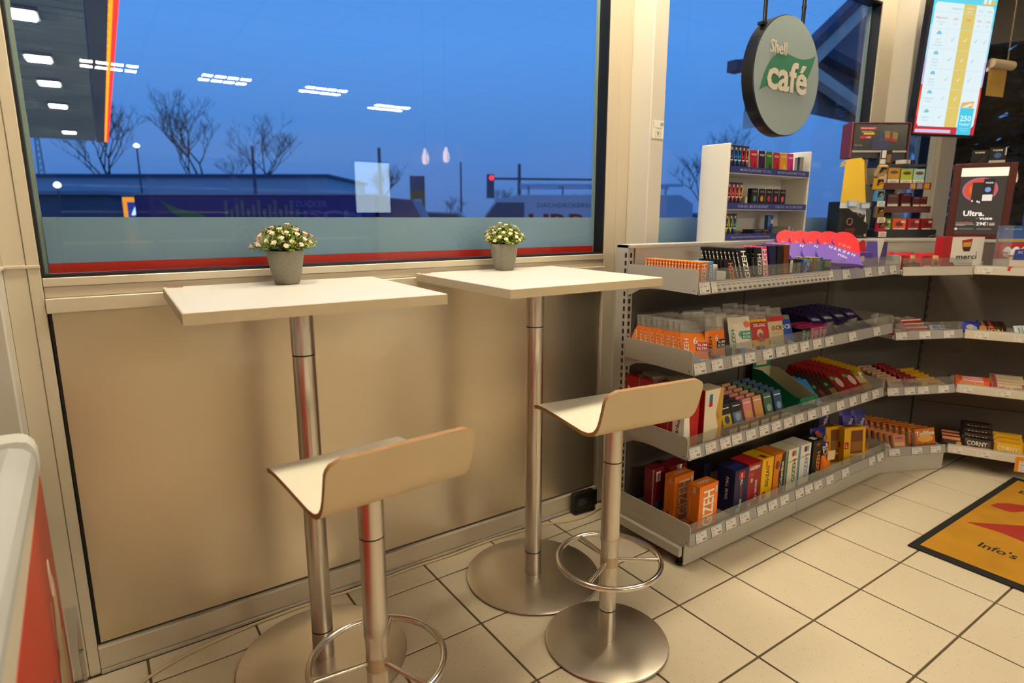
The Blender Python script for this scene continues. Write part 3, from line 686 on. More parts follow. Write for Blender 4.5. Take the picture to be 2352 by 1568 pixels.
def prints(g, w, d, h, pr):
    lift = 0
    for p in pr:
        o, r, u, W, Hh = facef(w, d, h, p[1]); n = r.cross(u)*(.00025*(lift % 6)); lift += 1; o = o+n
        if p[0] == 'r':
            a, b, c, e_ = p[2:6]; g.quad(o+r*W*a+u*Hh*c, o+r*W*b+u*Hh*c, o+r*W*b+u*Hh*e_, o+r*W*a+u*Hh*e_, p[6])
        elif p[0] == 't':   # ('t', face, text, u, v, height, mat, rot, width)
            g.text(p[2], o+r*W*p[3]+u*Hh*p[4], r, u, p[5], p[6], p[8] if len(p) > 8 else None, .022, p[7] if len(p) > 7 else 0)
        elif p[0] == 'e': g.ell(o+r*W*p[2]+u*Hh*p[3], r, u, p[4], p[5], p[6], 18)
        elif p[0] == 'p': g.add([o+r*W*a+u*Hh*b for a, b in p[2]], [tuple(range(len(p[2])))], p[3])
def carton(name, label, cat, w, d, h, col, loc, rz=0., lean=0., pr=(), group=None, ch=.0012):
    """box pack: origin at the middle of its base, front towards -Y; lean tips it backwards"""
    g = G(); g.bx(-w/2, w/2, -d/2, d/2, 0, h, col, ch); prints(g, w, d, h, pr)
    o = g.obj(name, None, loc, Euler((R_(-lean), 0, rz), 'XYZ')); o.rotation_mode = 'XYZ'
    return tag(o, label, cat, group)
def rowof(o, n, step, labf):
    """n-1 more copies of pack o, each moved by step; labels by position"""
    o['label'] = labf(0); b = o.location.copy()
    for i in range(1, n):
        c = dup(o, b+V(step)*i, None, labf(i))
    return o
Z1, Z2, Z3, Z4 = ZT[0]+.0205, ZT[1]+.0205, ZT[2]+.0205, .1205
# ---- top tray
def booklets(x, w, h, th, n, y0, dy, lean, col, pr, what, where, txt=None):
    o = carton('paper_booklet', '', 'rolling papers', w, th, h, col, (x, y0, Z1), 0, lean, pr, what)
    rowof(o, n, (0, dy, 0), lambda i: '%s, %s from front in its row, %s' % (what, ORD[i], where))
gz = lambda c, hh=.012, wd=None: ('t', 'F', 'GIZEH', .5, .5, hh, c, 90, wd)
booklets(.868, .050, .088, .011, 18, -.548, .0145, 0, ORA, [gz(WHT, .026, .072), ('t', 'L', 'GIZEH', .5, .5, .007, WHT, 90, .07)], 'orange paper booklet', 'left end of the top tray')
booklets(.910, .026, .088, .011, 5, -.545, .0155, 0, LBL, [gz(WHT, .014, .06)], 'light blue paper booklet', 'beside the orange row')
booklets(.944, .022, .075, .010, 3, -.540, .0135, 0, WHT, [gz(BLU, .012, .05)], 'white booklet with blue letters', 'beside the light blue row')
booklets(1.045, .056, .088, .010, 8, -.545, .016, 14, BLK, [gz(ORA, .026, .066), ('r', 'T', 0, 1, 0, 1, ORA)], 'black orange-lettered booklet', 'left of the tall black rows')
booklets(1.158, .062, .132, .008, 10, -.535, .0185, 18, BLK, [gz(WHT, .030, .11), ('t', 'L', 'GIZEH', .5, .5, .005, WHT, 90, .10)], 'tall black white-lettered booklet', 'middle of the top tray')
booklets(1.214, .034, .130, .012, 3, -.545, .022, 8, BLK, [gz(WHT, .024, .08)], 'narrow black paper booklet', 'left of the pink booklets')
booklets(1.254, .036, .134, .014, 4, -.545, .024, 10, PNK, [gz(WHT, .024, .11), ('r', 'F', .0, .12, 0, 1, WHT)], 'pink paper booklet', 'middle of the top tray')
booklets(1.296, .034, .134, .016, 4, -.545, .024, 4, NAVYP, [('t', 'F', 'OCB', .5, .25, .020, GREY, 0, .022)], 'navy paper box', 'right of the pink booklets')
booklets(1.335, .034, .134, .016, 4, -.545, .024, 2, BLK, [('t', 'F', 'OCB', .5, .25, .020, GREY, 0, .022)], 'tall black paper box', 'right of the navy boxes')
booklets(1.376, .036, .136, .016, 4, -.545, .024, 0, P_('7a3510'), [('t', 'F', 'OCB', .5, .25, .020, ORA, 0, .024), ('r', 'T', 0, 1, 0, 1, P_('d8701a'))], 'brown paper box', 'right of the black boxes')
booklets(1.424, .046, .078, .016, 5, -.545, .022, 0, BLK, [('r', 'F', .1, .5, .3, .95, WHT), ('t', 'F', 'OCB', .75, .5, .012, GREY, 90)], 'low black-white paper box', 'left of the blue boxes')
booklets(1.470, .036, .076, .016, 5, -.545, .022, 0, BLK, [('t', 'F', 'OCB', .5, .5, .016, GREY, 90)], 'low black paper box', 'left of the blue boxes')
booklets(1.522, .056, .072, .017, 5, -.548, .022, 0, BLU, [('t', 'F', 'OCB', .5, .5, .020, WHT, 60), ('r', 'F', 0, 1, .86, 1, LBL)], 'low blue paper box', 'right part of the top tray')
booklets(1.580, .034, .078, .016, 4, -.548, .022, 0, P_('8a8a3a'), [('p', 'F', [(0, 0), (.5, 0), (.2, 1), (0, 1)], REDP), ('p', 'F', [(.5, 0), (1, 0), (1, .5)], GRN2)], 'olive paper box', 'right of the blue boxes')
booklets(1.622, .036, .078, .016, 3, -.548, .022, 0, GREY, [('r', 'F', .5, 1, 0, 1, TEAL)], 'grey and teal paper box', 'beside the hearts')
booklets(1.676, .056, .066, .017, 2, -.552, .022, 0, BLK, [('r', 'F', .1, .5, .55, .95, GRN2), ('r', 'F', .55, .95, .5, .95, GREY), ('t', 'F', 'OCB', .4, .25, .012, WHT, 0)], 'small black green-panelled box', 'in front of the hearts')
tag(carton('shelf_divider', 'x', 'divider', .004, .20, .05, P_('cfcdc6'), (.985, -.46, Z1), 0, 0), 'white plastic divider between the small booklet rows on the top tray', 'divider')
# heart boxes
def heart_pts(s_, n=40):
    r = []
    for i in range(n):
        a = 2*math.pi*i/n; r.append((s_*.0625*.5*16*math.sin(a)**3/8*1.0, s_*.0625*.5*(13*math.cos(a)-5*math.cos(2*a)-2*math.cos(3*a)-math.cos(4*a))/8))
    return r
def heart_box(loc, rot, label):
    g = G(); hp = heart_pts(1.70); PURH = P_('6f50b8'); RH = P_('e01828')
    sl = V((.40, 0, -.917)); su = V((.917, 0, .40))
    g.prism(hp, (0, .007, 0), (1, 0, 0), (0, 0, 1), .021, PURH)
    up = [(x*.995, y*.995) for x, y in hp]; fc = lambda p: p[0]*su.x+p[1]*su.z-.012
    cl = []
    for i in range(len(up)):
        a = up[i]; b = up[(i+1) % len(up)]; fa = fc(a); fb = fc(b)
        if fa >= 0: cl.append(a)
        if fa*fb < 0: f = fa/(fa-fb); cl.append((a[0]+(b[0]-a[0])*f, a[1]+(b[1]-a[1])*f))
    g.add([V((x, -.0143, y)) for x, y in cl], [tuple(range(len(cl)))], RH)
    g.text('V O N', V((0, -.0148, 0))+su*.030, sl, su, .014, P_('f0b0a0'), bold=.01); g.text('H E R Z E N', V((0, -.0148, 0))-su*.004, sl, su, .014, WHT, .11, bold=.01); g.text('Milka', V((0, -.0148, 0))-su*.030+sl*.01, sl, su, .014, WHT)
    o = g.obj('heart_box', None, loc, rot)
    tag(o, label, 'chocolate box', 'heart boxes on the top tray'); return o
hrot = (Matrix.Rotation(R_(-40), 3, 'Z') @ Matrix.Rotation(R_(-42), 3, 'X') @ Matrix.Rotation(R_(-40), 3, 'Y')).to_euler()
h0 = heart_box(V((1.815, -.540, Z1+.092)), hrot, 'front purple and red heart chocolate box with lettering on the top tray')
for i in range(1, 5): dup(h0, V((1.815-.020*i, -.540+.056*i, Z1+.092+.001*i)), None, '%s purple and red heart chocolate box, counted back from the front heart' % ORD[i])
# purple gift cartons with red flaps
for i, (x, y) in enumerate(((2.040, -.510), (2.055, -.440), (2.070, -.370))):
    t = thing('gift_carton', '%s purple gift carton with red heart flaps right of the hearts' % ['front', 'middle', 'rear'][i], 'chocolate box', (x, y, Z1), R_(-12), 'purple gift cartons')
    part('box', t, lambda g: g.bx(-.055, .055, -.025, .025, 0, .085, P_('5c45a8'), .001)); part('heart_window', t, lambda g: g.ell((-.01, -.0256, .055), (1, 0, 0), (0, 0, 1), .016, .014, CREAM))
    part('flap', t, lambda g: g.prism([(-.05, .085), (.05, .085), (.046, .125), (.03, .142), (.0, .128), (-.03, .142), (-.046, .125)], (0, .012, 0), (1, 0, 0), (0, 0, 1), .002, P_('d01c2c')))
t = thing('display_carton', 'open white and purple display carton at the end of the top tray', 'chocolate box', (2.165, -.500, Z1), R_(-8))
part('box', t, lambda g: g.prism([(-.06, 0), (.06, 0), (.06, .13), (.03, .13), (.0, .045), (-.06, .045)], (0, .04, 0), (1, 0, 0), (0, 0, 1), .08, P_('4c3b86'))); part('side_flap', t, lambda g: g.prism([(0, .03), (.026, .14), (-.024, .14)], (-.005, -.045, 0), (1, 0, 0), (0, 0, 1), .002, WHT))
tag(carton('display_box', '', 'box', .07, .06, .07, P_('2c2440'), (2.235, -.40, Z1)), 'dark box with pink heart at the right end of the top tray', 'box')

# ---- second tray: hanging bags of filters
def filter_bag(name, w, hl, ht, th, face, pr, loc, rz, lean, label, cat='filter bag', group=None, white=True):
    t = thing(name, label, cat, loc, rz, group); t.rotation_euler = (R_(-lean), 0, rz)
    g = G(); g.pillow(w, hl, th, face, 6, 6, mfun=(lambda a, b: face if (b > .16 or not white) else WHT)); prints(g, w, -.0, hl, [])
    for p in pr:
        o = V((-w/2, -.0012, 0)); r = V((1, 0, 0)); u = V((0, 0, 1))
        if p[0] == 'r': g.quad(o+r*w*p[1]+u*hl*p[3], o+r*w*p[2]+u*hl*p[3], o+r*w*p[2]+u*hl*p[4], o+r*w*p[1]+u*hl*p[4], p[5])
        elif p[0] == 't': g.text(p[1], o+r*w*p[2]+u*hl*p[3]+V((0, -.0006, 0)), r, u, p[4], p[5], p[7] if len(p) > 7 else None, .012, p[6] if len(p) > 6 else 0)
        elif p[0] == 'e': g.ell(o+r*w*p[1]+u*hl*p[2]+V((0, -.0003, 0)), r, u, p[3], p[4], p[5])
    g.obj('bag', t)
    part('clear_header', t, lambda g: (g.bx(-w/2+.002, w/2-.002, th/2-.0012, th/2+.0012, hl, hl+ht, CLEARBAG), g.bx(-w/2+.002, w/2-.002, th/2-.0016, th/2+.0016, hl+ht*.16, hl+ht*.22, GREY)))
    return t
GZ6 = lambda c, bc, bt: [('t', 'GIZEH', .17, .50, .017, c, 90, .075), ('t', '6', .50, .76, .026, WHT), ('r', .5, .97, .42, .70, bc), ('t', 'SLIM', .735, .62, .010, bt, 0, .036), ('t', 'FILTER', .735, .50, .010, bt, 0, .038), ('r', .22, .42, .02, .20, REDP), ('r', .43, .64, .02, .20, LBL), ('t', 'e', .32, .10, .010, WHT)]
def bagrow(x, n, y0, dy, dx, lean, rz, mk, lab):
    b = mk((x, y0, Z2)); b.rotation_euler = (R_(-lean), 0, rz); b['label'] = lab(0)
    for i in range(1, n): dup(b, (x+dx*i, y0+dy*i, Z2), (R_(-lean+ (i % 3)*1.5), 0, rz+R_(((i*37) % 5)-2)), lab(i))
bagrow(.880, 10, -.538, .026, -.002, 22, R_(-34), lambda l: filter_bag('filter_bag', .105, .118, .045, .016, ORA, GZ6(WHT, REDP, WHT), l, 0, 10, ''), lambda i: 'orange filter bag with white letters, %s from front, leftmost row of second tray' % ORD[i])
bagrow(.982, 9, -.552, .026, -.006, 8, R_(-4), lambda l: filter_bag('filter_bag', .104, .118, .045, .016, ORA, GZ6(BLK, BLK, WHT), l, 0, 8, ''), lambda i: 'orange filter bag with black letters, %s from the front in its row' % ORD[i])
WGZ = [('t', 'GIZEH', .14, .42, .017, TEAL, 90, .085), ('t', '6', .45, .58, .022, TEAL), ('r', .5, .98, .44, .64, TEAL), ('t', 'SLIM', .74, .58, .009, WHT, 0, .034), ('t', 'FILTER', .74, .49, .009, WHT, 0, .036), ('e', .80, .80, .013, .013, P_('d8672a')), ('r', .16, .36, .06, .22, DRED), ('r', .38, .60, .06, .22, LBL)]
bagrow(1.130, 5, -.562, .045, -.012, 16, R_(-14), lambda l: filter_bag('filter_bag', .106, .158, .006, .014, P_('dcd3c2'), WGZ, l, 0, 12, '', white=False), lambda i: 'white filter bag with green letters, %s from the front in its row' % ORD[i])
ZZ = [('r', .04, .96, .40, .92, REDP), ('t', 'ZIG-ZAG', .5, .82, .012, WHT, 0, .060), ('e', .5, .56, .016, .020, P_('e0b080')), ('e', .5, .51, .014, .012, BLK), ('e', .5, .40, .020, .010, REDP), ('r', .20, .42, .06, .22, DRED), ('r', .44, .66, .06, .22, LBL)]
bagrow(1.255, 5, -.562, .045, -.012, 18, R_(-14), lambda l: filter_bag('filter_bag', .096, .138, .030, .015, YEL, ZZ, l, 0, 14, ''), lambda i: 'red and yellow filter bag with a bearded face, %s from the front' % ORD[i])
OB = [('r', .02, .98, .86, 1, REDP), ('t', 'OCB', .5, .66, .018, P_('7a1418'), 0, .056), ('r', .2, .8, .50, .51, GREY)]
bagrow(1.365, 5, -.562, .045, -.010, 14, R_(-10), lambda l: filter_bag('filter_bag', .088, .138, .036, .015, P_('c9b58a'), OB, l, 0, 10, ''), lambda i: 'beige filter bag with dark red letters, %s from the front' % ORD[i])
OBB = [('t', 'OCB', .45, .74, .018, WHT, 0, .05), ('r', .15, .40, .06, .24, DRED), ('r', .42, .68, .06, .24, LBL)]
bagrow(1.455, 3, -.558, .045, -.008, 22, R_(-12), lambda l: filter_bag('filter_bag', .074, .120, .020, .015, BLU, OBB, l, 0, 14, ''), lambda i: 'blue filter bag with white letters, %s from the front' % ORD[i])
# hooks trays between the bags
for i, x in enumerate((.930, 1.060, 1.190, 1.310, 1.412)):
    t = thing('bag_holder', '%s black plastic bag holder from the left on the second tray' % ORD[i], 'holder', (x, -.555, Z2), R_(-8), 'black bag holders')
    part('holder', t, lambda g: g.prism([(0, 0), (.20, 0), (.20, .10), (.14, .10), (.05, .035), (0, .045)], (0, 0, 0), (0, 1, 0), (0, 0, 1), .003, BLK))
for i, (x, c, l) in enumerate(((1.590, BLK, 'black filter box with green panel'), (1.658, P_('d8327c'), 'pink filter box'), (1.724, P_('c23878'), 'second pink filter box'))):
    o = carton('filter_box', l+' right of the bags on the second tray', 'filter box', .062, .05, .062, c, (x, -.520, Z2), R_(-4), 0, [('t', 'F', 'GIZEH', .25, .5, .012, WHT, 90, .05), ('r', 'F', .45, .9, .4, .75, GRN2 if i == 0 else P_('f0a0c0')), ('t', 'F', 'X', .7, .25, .014, WHT), ('r', 'T', 0, 1, 0, 1, P_('b02a68'))])
    dup(o, (x, -.455, Z2), None, l+', behind another on the second tray')
# purple tablets further right, their colour darkened for the shade there
for r_ in range(4):
    x = 1.83+r_*.105
    o = carton('chocolate_bar', '', 'chocolate', .085, .010, .150, P_('1e1248'), (x, -.535, Z2), R_(-6), 58, [('r', 'F', .1, .9, .62, .9, P_('35266c')), ('e', 'F', .35, .35, .014, .012, P_('6fa03a')), ('t', 'F', 'Milka', .5, .76, .018, WHT, 0, .05)], 'purple chocolate bars')
    rowof(o, 7, (-.003, .024, .002), lambda i: 'purple chocolate bar, %s from front, %s purple row, second tray' % (ORD[i], ORD[r_]))
for i, (x, y) in enumerate(((1.77, -.552), (1.97, -.556), (2.19, -.55))):
    t = thing('ribbon_bow', '%s clear gift bow on the purple sweets' % ['left', 'middle', 'right'][i], 'bow', (x, y, Z2+.03)); 
    part('loops', t, lambda g: [g.add([V((0, 0, 0)), V((.035*math.cos(q), .012*math.sin(q*3), .030+.02*math.sin(q))), V((.045*math.cos(q+.3), .012, .022+.02*math.sin(q)))], [(0, 1, 2)], CLEARBAG) for q in [k*.52 for k in range(7)]])

# ---- third tray
for i in range(4):
    y = -.2855-.0765*i
    carton('cigarette_carton', ['rearmost red', 'second red', 'third red', 'white fronted'][i]+' carton at the left end of the third tray', 'carton', .085, .074, .232, REDP, (.853, y, Z3), 0, 0, [('r', 'L', .30, 1, 0, .86, WHT) if i == 3 else ('r', 'L', .96, 1, 0, 1, P_('5a5a8a')), ('t', 'L', 'Marlboro', .62, .40, .016, P_('8a1020'), 80, .10) if i == 3 else ('r', 'L', .2, .34, .76, .82, WHT), ('p', 'T', [(0, 0), (1, 0), (.5, .6)], P_('b9b0a0')), ('p', 'F', [(0, 0), (.5, 0), (.2, 1), (0, 1)], WHT)], 'red cartons on the third tray')
carton('cigarette_carton', 'tall cream and gold carton with a red left side, third tray', 'carton', .098, .075, .220, P_('e6dcc2'), (.962, -.530, Z3), R_(-3), 0, [('p', 'F', [(.62, 0), (1, 0), (1, 1), (.84, 1), (.62, .55), (.80, .30)], GOLD), ('r', 'F', .22, .40, .78, .92, P_('2a6fae')), ('r', 'F', .22, .40, .70, .78, REDP), ('p', 'L', [(.35, 0), (1, 0), (.95, 1), (.75, 1), (.60, .5)], REDP), ('r', 'L', .6, .9, .05, .18, LBL), ('t', 'F', 'gold', .76, .5, .010, P_('b0803a'), 90)])
for i in range(2): carton('cigarette_carton', ['nearer', 'farther'][i]+' cream carton lying on the cartons behind the right stool', 'carton', .085, .06, .012, P_('c9bda4'), (.875+.02*i, -.34-.10*i, Z3+.2325), R_(70-10*i))
pc = [('d8b81e', '3a4a60'), ('6a7a94', '9fb0c8'), ('e08a8a', 'd8b040'), ('d89a70', 'e0a020'), ('4a6a5a', 'a0b0a0'), ('30507a', '90a8c0')]
pn = ['yellow', 'grey blue', 'pink', 'peach', 'green', 'blue']
for k in range(6):
    x = 1.098+.071*k
    t = thing('pack_rack', '%s black slanted pack rack from the left on the third tray' % ORD[k], 'rack', (x, -.562, Z3), 0, 'black slanted pack racks')
    part('rack', t, lambda g: (g.prism([(0, 0), (.22, 0), (.22, .13), (.20, .13), (.03, .030), (.0, .045)], (-.030, 0, 0), (0, 1, 0), (0, 0, 1), .002, BLK), g.prism([(0, 0), (.22, 0), (.22, .13), (.20, .13), (.03, .030), (.0, .045)], (.028, 0, 0), (0, 1, 0), (0, 0, 1), .002, BLK), g.bx(-.028, .028, .0, .003, 0, .045, BLK)))
    part('rack_label', t, lambda g: (g.bx(-.024, .024, -.002, -.0005, .012, .034, P_('d8cdb8')), g.text('NEO' if k < 4 else 'VELO', (0, -.0024, .023), (1, 0, 0), (0, 0, 1), .010, INK, .036)))
    o = carton('tobacco_pack', '', 'small pack', .056, .018, .092, P_(pc[k][0]), (x, -.532, Z3+.032), 0, 18, [('r', 'F', 0, 1, .55, 1, P_('23242c') if k in (0, 1) else P_(pc[k][0])), ('e', 'F', .5, .32, .016, .016, P_(pc[k][1])), ('r', 'F', .1, .9, .80, .84, WHT), ('r', 'T', 0, 1, 0, 1, BLK if k < 2 else WHT)], '%s packs in the racks' % pn[k])
    rowof(o, 6, (0, .030, .0035), lambda i: '%s tobacco pack, %s from the front in its slanted rack' % (pn[k], ORD[i]))
t = thing('display_carton', 'green open display carton with raised lid on the third tray', 'display box', (1.640, -.520, Z3), R_(-6))
GR = P_('0f7a5c'); KR = P_('c9bda0')
part('box', t, lambda g: (g.prism([(0, 0), (.26, 0), (.26, .155), (.21, .155), (.02, .075), (0, .075)], (-.062, -.04, 0), (0, 1, 0), (0, 0, 1), .002, GR), g.prism([(0, 0), (.26, 0), (.26, .155), (.21, .155), (.02, .075), (0, .075)], (.060, -.04, 0), (0, 1, 0), (0, 0, 1), .002, KR), g.bx(-.06, .06, -.042, -.040, 0, .075, GR), g.bx(-.06, .06, .218, .22, 0, .155, KR)))
part('lid', t, lambda g: g.prism([(-.06, .155), (.06, .155), (.06, .21), (.05, .225), (-.05, .225), (-.06, .21)], (0, .222, 0), (1, 0, 0), (0, 0, 1), .002, GR))
part('print', t, lambda g: (g.text('eNeRGY', (.0, -.0430, .050), (1, 0, 0), (0, 0, 1), .016, WHT, .09), g.bx(-.05, -.01, -.0427, -.0422, .006, .026, P_('b03048')), g.bx(.005, .05, -.0427, -.0422, .005, .02, P_('e0e0d0'))))
part('lid_print', t, lambda g: g.bx(-.04, .03, .2192, .2196, .165, .19, CREAM))
def tablets(fr_, x, y0, z, n, step, w, h, th, lean, rz, col, pr, lab, cat='chocolate', name='chocolate_bar'):
    o = carton(name, '', cat, w, th, h, col, (x, y0, z), rz, lean, pr); rowof(o, n, step, lab); return o
tablets('m', 1.770, -.525, Z3, 7, (-.004, .026, .002), .085, .14, .012, 46, R_(-6), P_('2a7fc4'), [('e', 'F', .4, .7, .014, .012, GRN2), ('r', 'F', .3, .6, .2, .55, P_('d8d0c0')), ('r', 'F', 0, 1, 0, .1, P_('5aa7dc'))], lambda i: 'light blue chocolate bar, %s from the front on the third tray' % ORD[i])
tablets('m', 1.868, -.520, Z3, 6, (-.004, .026, .002), .085, .12, .012, 52, R_(-6), P_('2a1512'), [('e', 'F', .4, .72, .012, .010, GRN2), ('e', 'F', .6, .4, .014, .02, P_('7a3020'))], lambda i: 'dark brown chocolate bar, %s from the front on the third tray' % ORD[i])
tablets('m', 1.962, -.525, Z3, 6, (-.004, .026, .002), .085, .12, .012, 52, R_(-6), P_('2a1a10'), [('e', 'F', .4, .72, .012, .010, GRN2), ('r', 'F', .3, .8, .2, .5, P_('8a6a40'))], lambda i: 'brown chocolate bar with pale picture, %s from the front on the third tray' % ORD[i])
tablets('m', 2.05, -.525, Z3, 11, (-.006, .022, .003), .090, .145, .012, 52, R_(-10), P_('86101a'), [('e', 'F', .3, .75, .014, .012, GRN2), ('e', 'F', .6, .55, .02, .03, P_('c9b0a0')), ('r', 'F', .2, .8, .1, .2, P_('c03030'))], lambda i: 'red chocolate bar, %s from the front, left red row of the third tray' % ORD[i])
tablets('m', 2.145, -.535, Z3, 11, (-.006, .022, .003), .090, .145, .012, 52, R_(-14), P_('92121a'), [('e', 'F', .3, .75, .014, .012, GRN2), ('e', 'F', .6, .55, .02, .03, P_('d0b8a8')), ('r', 'F', .2, .8, .1, .2, P_('c03030'))], lambda i: 'red chocolate bar, %s from the front, right red row of the third tray' % ORD[i])
tablets('m', 2.235, -.530, Z3, 12, (-.004, .021, .003), .090, .145, .012, 52, R_(-18), P_('b8860e'), [('e', 'F', .3, .8, .016, .012, GRN2), ('r', 'F', .1, .9, .3, .6, P_('c8b080')), ('e', 'F', .7, .65, .012, .02, WHT)], lambda i: 'yellow chocolate bar, %s from the front beside the corner shelf' % ORD[i])

# ---- bottom tray: tall boxes
def big(name, label, x0, x1, y0, h, d, col, pr, rz=0., lean=0): return carton(name, label, 'tube box', x1-x0, d, h, col, ((x0+x1)/2, y0+d/2, Z4), rz, lean, pr)
WR = P_('7c1220'); BKR = P_('1c1414')
for i in range(2): big('tobacco_box', ['left', 'right'][i]+' dark red box with white upright lettering at the left end of the bottom tray', .846+.070*i, .914+.070*i, -.385-.020*i, .190, .045, WR, [('r', 'F', 0, .10, 0, 1, BKR if i else GREY), ('r', 'F', .30, .68, .70, .92, WHT) if i == 0 else ('r', 'F', .20, .62, .14, .52, WHT), ('t', 'F', 'West', .49, .81, .014, BKR, 90, .030) if i == 0 else ('t', 'F', 'West', .41, .33, .020, BKR, 90, .056), ('r', 'F', .36, .60, .10, .24, P_('2a6fae')) if i == 0 else ('p', 'F', [(.72, 0), (1, 0), (1, 1), (.72, 1), (.9, .5)], GREY)])
big('tobacco_box', 'dark red box half hidden behind the orange boxes', .992, 1.055, -.385, .175, .07, WR, [('p', 'F', [(.1, .6), (.5, 1), (.1, 1)], WHT)])
OG = [('t', 'F', 'GIZEH', .48, .49, .062, WHT, 90, .148), ('r', 'F', .84, .94, .78, .92, P_('c9c0a0')), ('t', 'F', '200', .72, .06, .016, P_('f6b070')), ('t', 'T', 'GIZEH', .5, .5, .016, WHT, 0, .07), ('t', 'L', '200', .55, .90, .012, WHT, 90), ('r', 'L', .3, .6, .08, .22, P_('b03a10')), ('r', 'L', .2, .26, .3, .7, P_('f6b070'))]
big('tobacco_box', 'orange box with white upright lettering, rear of the two', .862, .974, -.486, .190, .052, ORA, OG+[('t', 'F', 'FULL FLAVOR', .16, .68, .009, P_('f6c090'), 90, .06)])
big('tobacco_box', 'orange box with white upright lettering, front of the two', .868, .978, -.600, .190, .056, ORA, OG)
PM = lambda: [('r', 'F', .46, .54, .34, .62, REDP), ('t', 'F', 'PALL', .5, .72, .016, WHT, -90, .034), ('t', 'F', 'MALL', .5, .22, .016, WHT, -90, .034), ('r', 'F', .25, .70, .78, .95, REDP), ('t', 'F', '200', .47, .86, .010, WHT, 90), ('t', 'L', 'PALL MALL', .6, .55, .013, WHT, -90, .10), ('r', 'T', .1, .9, .2, .6, P_('24348a')), ('r', 'F', .2, .5, .03, .13, LBL)]
big('tobacco_box', 'navy box with red bar and white lettering on the bottom tray', 1.108, 1.198, -.582, .190, .085, NAVYP, PM())
big('tobacco_box', 'dark navy box behind the other navy box', 1.06, 1.10, -.47, .190, .09, P_('0a0c26'), [])
big('tobacco_box', 'dark red box lettered special tip on the bottom tray', 1.205, 1.293, -.575, .190, .09, P_('9a1622'), [('t', 'F', 'GIZEH', .5, .90, .015, WHT, 0, .07), ('t', 'F', '250', .25, .76, .015, P_('d06a60')), ('e', 'F', .3, .62, .008, .010, P_('d8b0a0')), ('t', 'F', 'SPECIAL TIP', .66, .36, .013, WHT, -90, .09), ('p', 'F', [(.1, .06), (.3, .12), (.3, .02)], P_('d8a0a0')), ('r', 'T', 0, 1, 0, 1, P_('c01822'))])
big('tobacco_box', 'yellow box with black upright lettering on the bottom tray', 1.302, 1.382, -.575, .190, .10, YEL, [('t', 'F', 'ZIG-ZAG', .5, .56, .022, BLK, 90, .095), ('e', 'F', .3, .13, .016, .018, P_('b03a20')), ('r', 'F', .3, .45, .80, .95, P_('d8602a')), ('r', 'T', .3, .6, .1, .4, REDP)])
big('tobacco_box', 'orange and black box with white lettering on the bottom tray', 1.392, 1.470, -.575, .190, .10, P_('e0801a'), [('p', 'F', [(.55, 0), (1, 0), (1, 1), (.70, 1), (.45, .5)], BLK), ('t', 'F', 'Columbus', .72, .48, .020, WHT, 90, .115), ('e', 'F', .25, .75, .015, .02, P_('7a3a10')), ('r', 'F', .1, .3, .05, .17, P_('b04a30'))])
big('tobacco_box', 'white box with green lettering on the bottom tray', 1.482, 1.570, -.575, .190, .09, P_('e4ddc8'), [('r', 'F', 0, .12, 0, 1, TEAL), ('t', 'F', 'GIZEH', .68, .45, .026, P_('2a6a58'), 90, .11), ('r', 'F', .42, .62, .82, .95, REDP), ('r', 'F', .62, .80, .82, .95, LBL), ('r', 'F', .12, 1, .70, .715, P_('b03a30'))])
big('tobacco_box', 'white box with pale blue lettering on the bottom tray', 1.578, 1.672, -.575, .190, .09, P_('e6e2d6'), [('r', 'F', 0, .10, 0, 1, P_('4a8ad0')), ('t', 'F', 'GIZEH', .66, .45, .028, P_('6a9ad0'), 90, .11), ('r', 'F', .40, .60, .82, .95, DRED), ('r', 'F', .60, .78, .82, .95, LBL), ('r', 'F', .10, 1, .70, .715, P_('c06a60'))])
big('tobacco_box', 'black box with orange lettering on the bottom tray', 1.682, 1.762, -.580, .190, .07, BLK, [('t', 'F', 'GIZEH', .62, .44, .026, P_('f08a1a'), 90, .10), ('t', 'F', '200', .5, .9, .012, ORA), ('r', 'T', .3, .7, .2, .6, WHT)])
t = thing('snack_bag', 'bright orange clip bag in front of the black box', 'snack bag', (1.785, -.595, Z4+.03), R_(-14)); g = G(); g.pillow(.06, .075, .02, ORA, 6, 6); g.obj('bag', t); part('price_card', t, lambda g: g.bx(-.005, .04, -.004, -.002, .055, .10, CREAM))
t = thing('snack_bag', 'blue cookie bag with lettering on the bottom tray', 'snack bag', (1.862, -.535, Z4), R_(-10)); t.rotation_euler = (R_(-6), 0, R_(-10))
g = G(); g.pillow(.105, .20, .05, P_('16268a'), 8, 8); g.ell((-.02, -.002, .165), (1, 0, 0), (0, 0, 1), .022, .016, P_('6a4326')); g.ell((.02, -.003, .150), (1, 0, 0), (0, 0, 1), .016, .016, P_('9a6a40')); g.ell((-.035, -.002, .185), (1, 0, 0), (0, 0, 1), .014, .010, P_('c02030')); g.text('Up!', (0, -.003, .105), (1, 0, .2), (-.2, 0, 1), .034, WHT, bold=.02); g.ell((.02, -.003, .06), (1, 0, 0), (0, 0, 1), .018, .02, P_('a8763f')); g.ell((-.02, -.002, .03), (1, 0, 0), (0, 0, 1), .010, .010, WHT); g.obj('bag', t)
LB1 = [('r', 'F', .30, .86, .30, .92, P_('6a3a1a')), ('r', 'F', .34, .82, .36, .62, P_('8a5a2a')), ('r', 'F', .30, .86, .04, .24, P_('7a4a1a')), ('r', 'F', .03, .20, .44, .62, REDP), ('t', 'F', 'L', .115, .53, .016, WHT), ('r', 'L', .2, .6, .45, .6, REDP), ('r', 'T', .2, .8, .3, .9, P_('6a3a1a'))]
carton('biscuit_box', 'yellow and brown biscuit box, left of the two on the bottom tray', 'biscuits', .10, .05, .185, P_('cf9a12'), (1.975, -.510, Z4), R_(-16), 6, LB1)
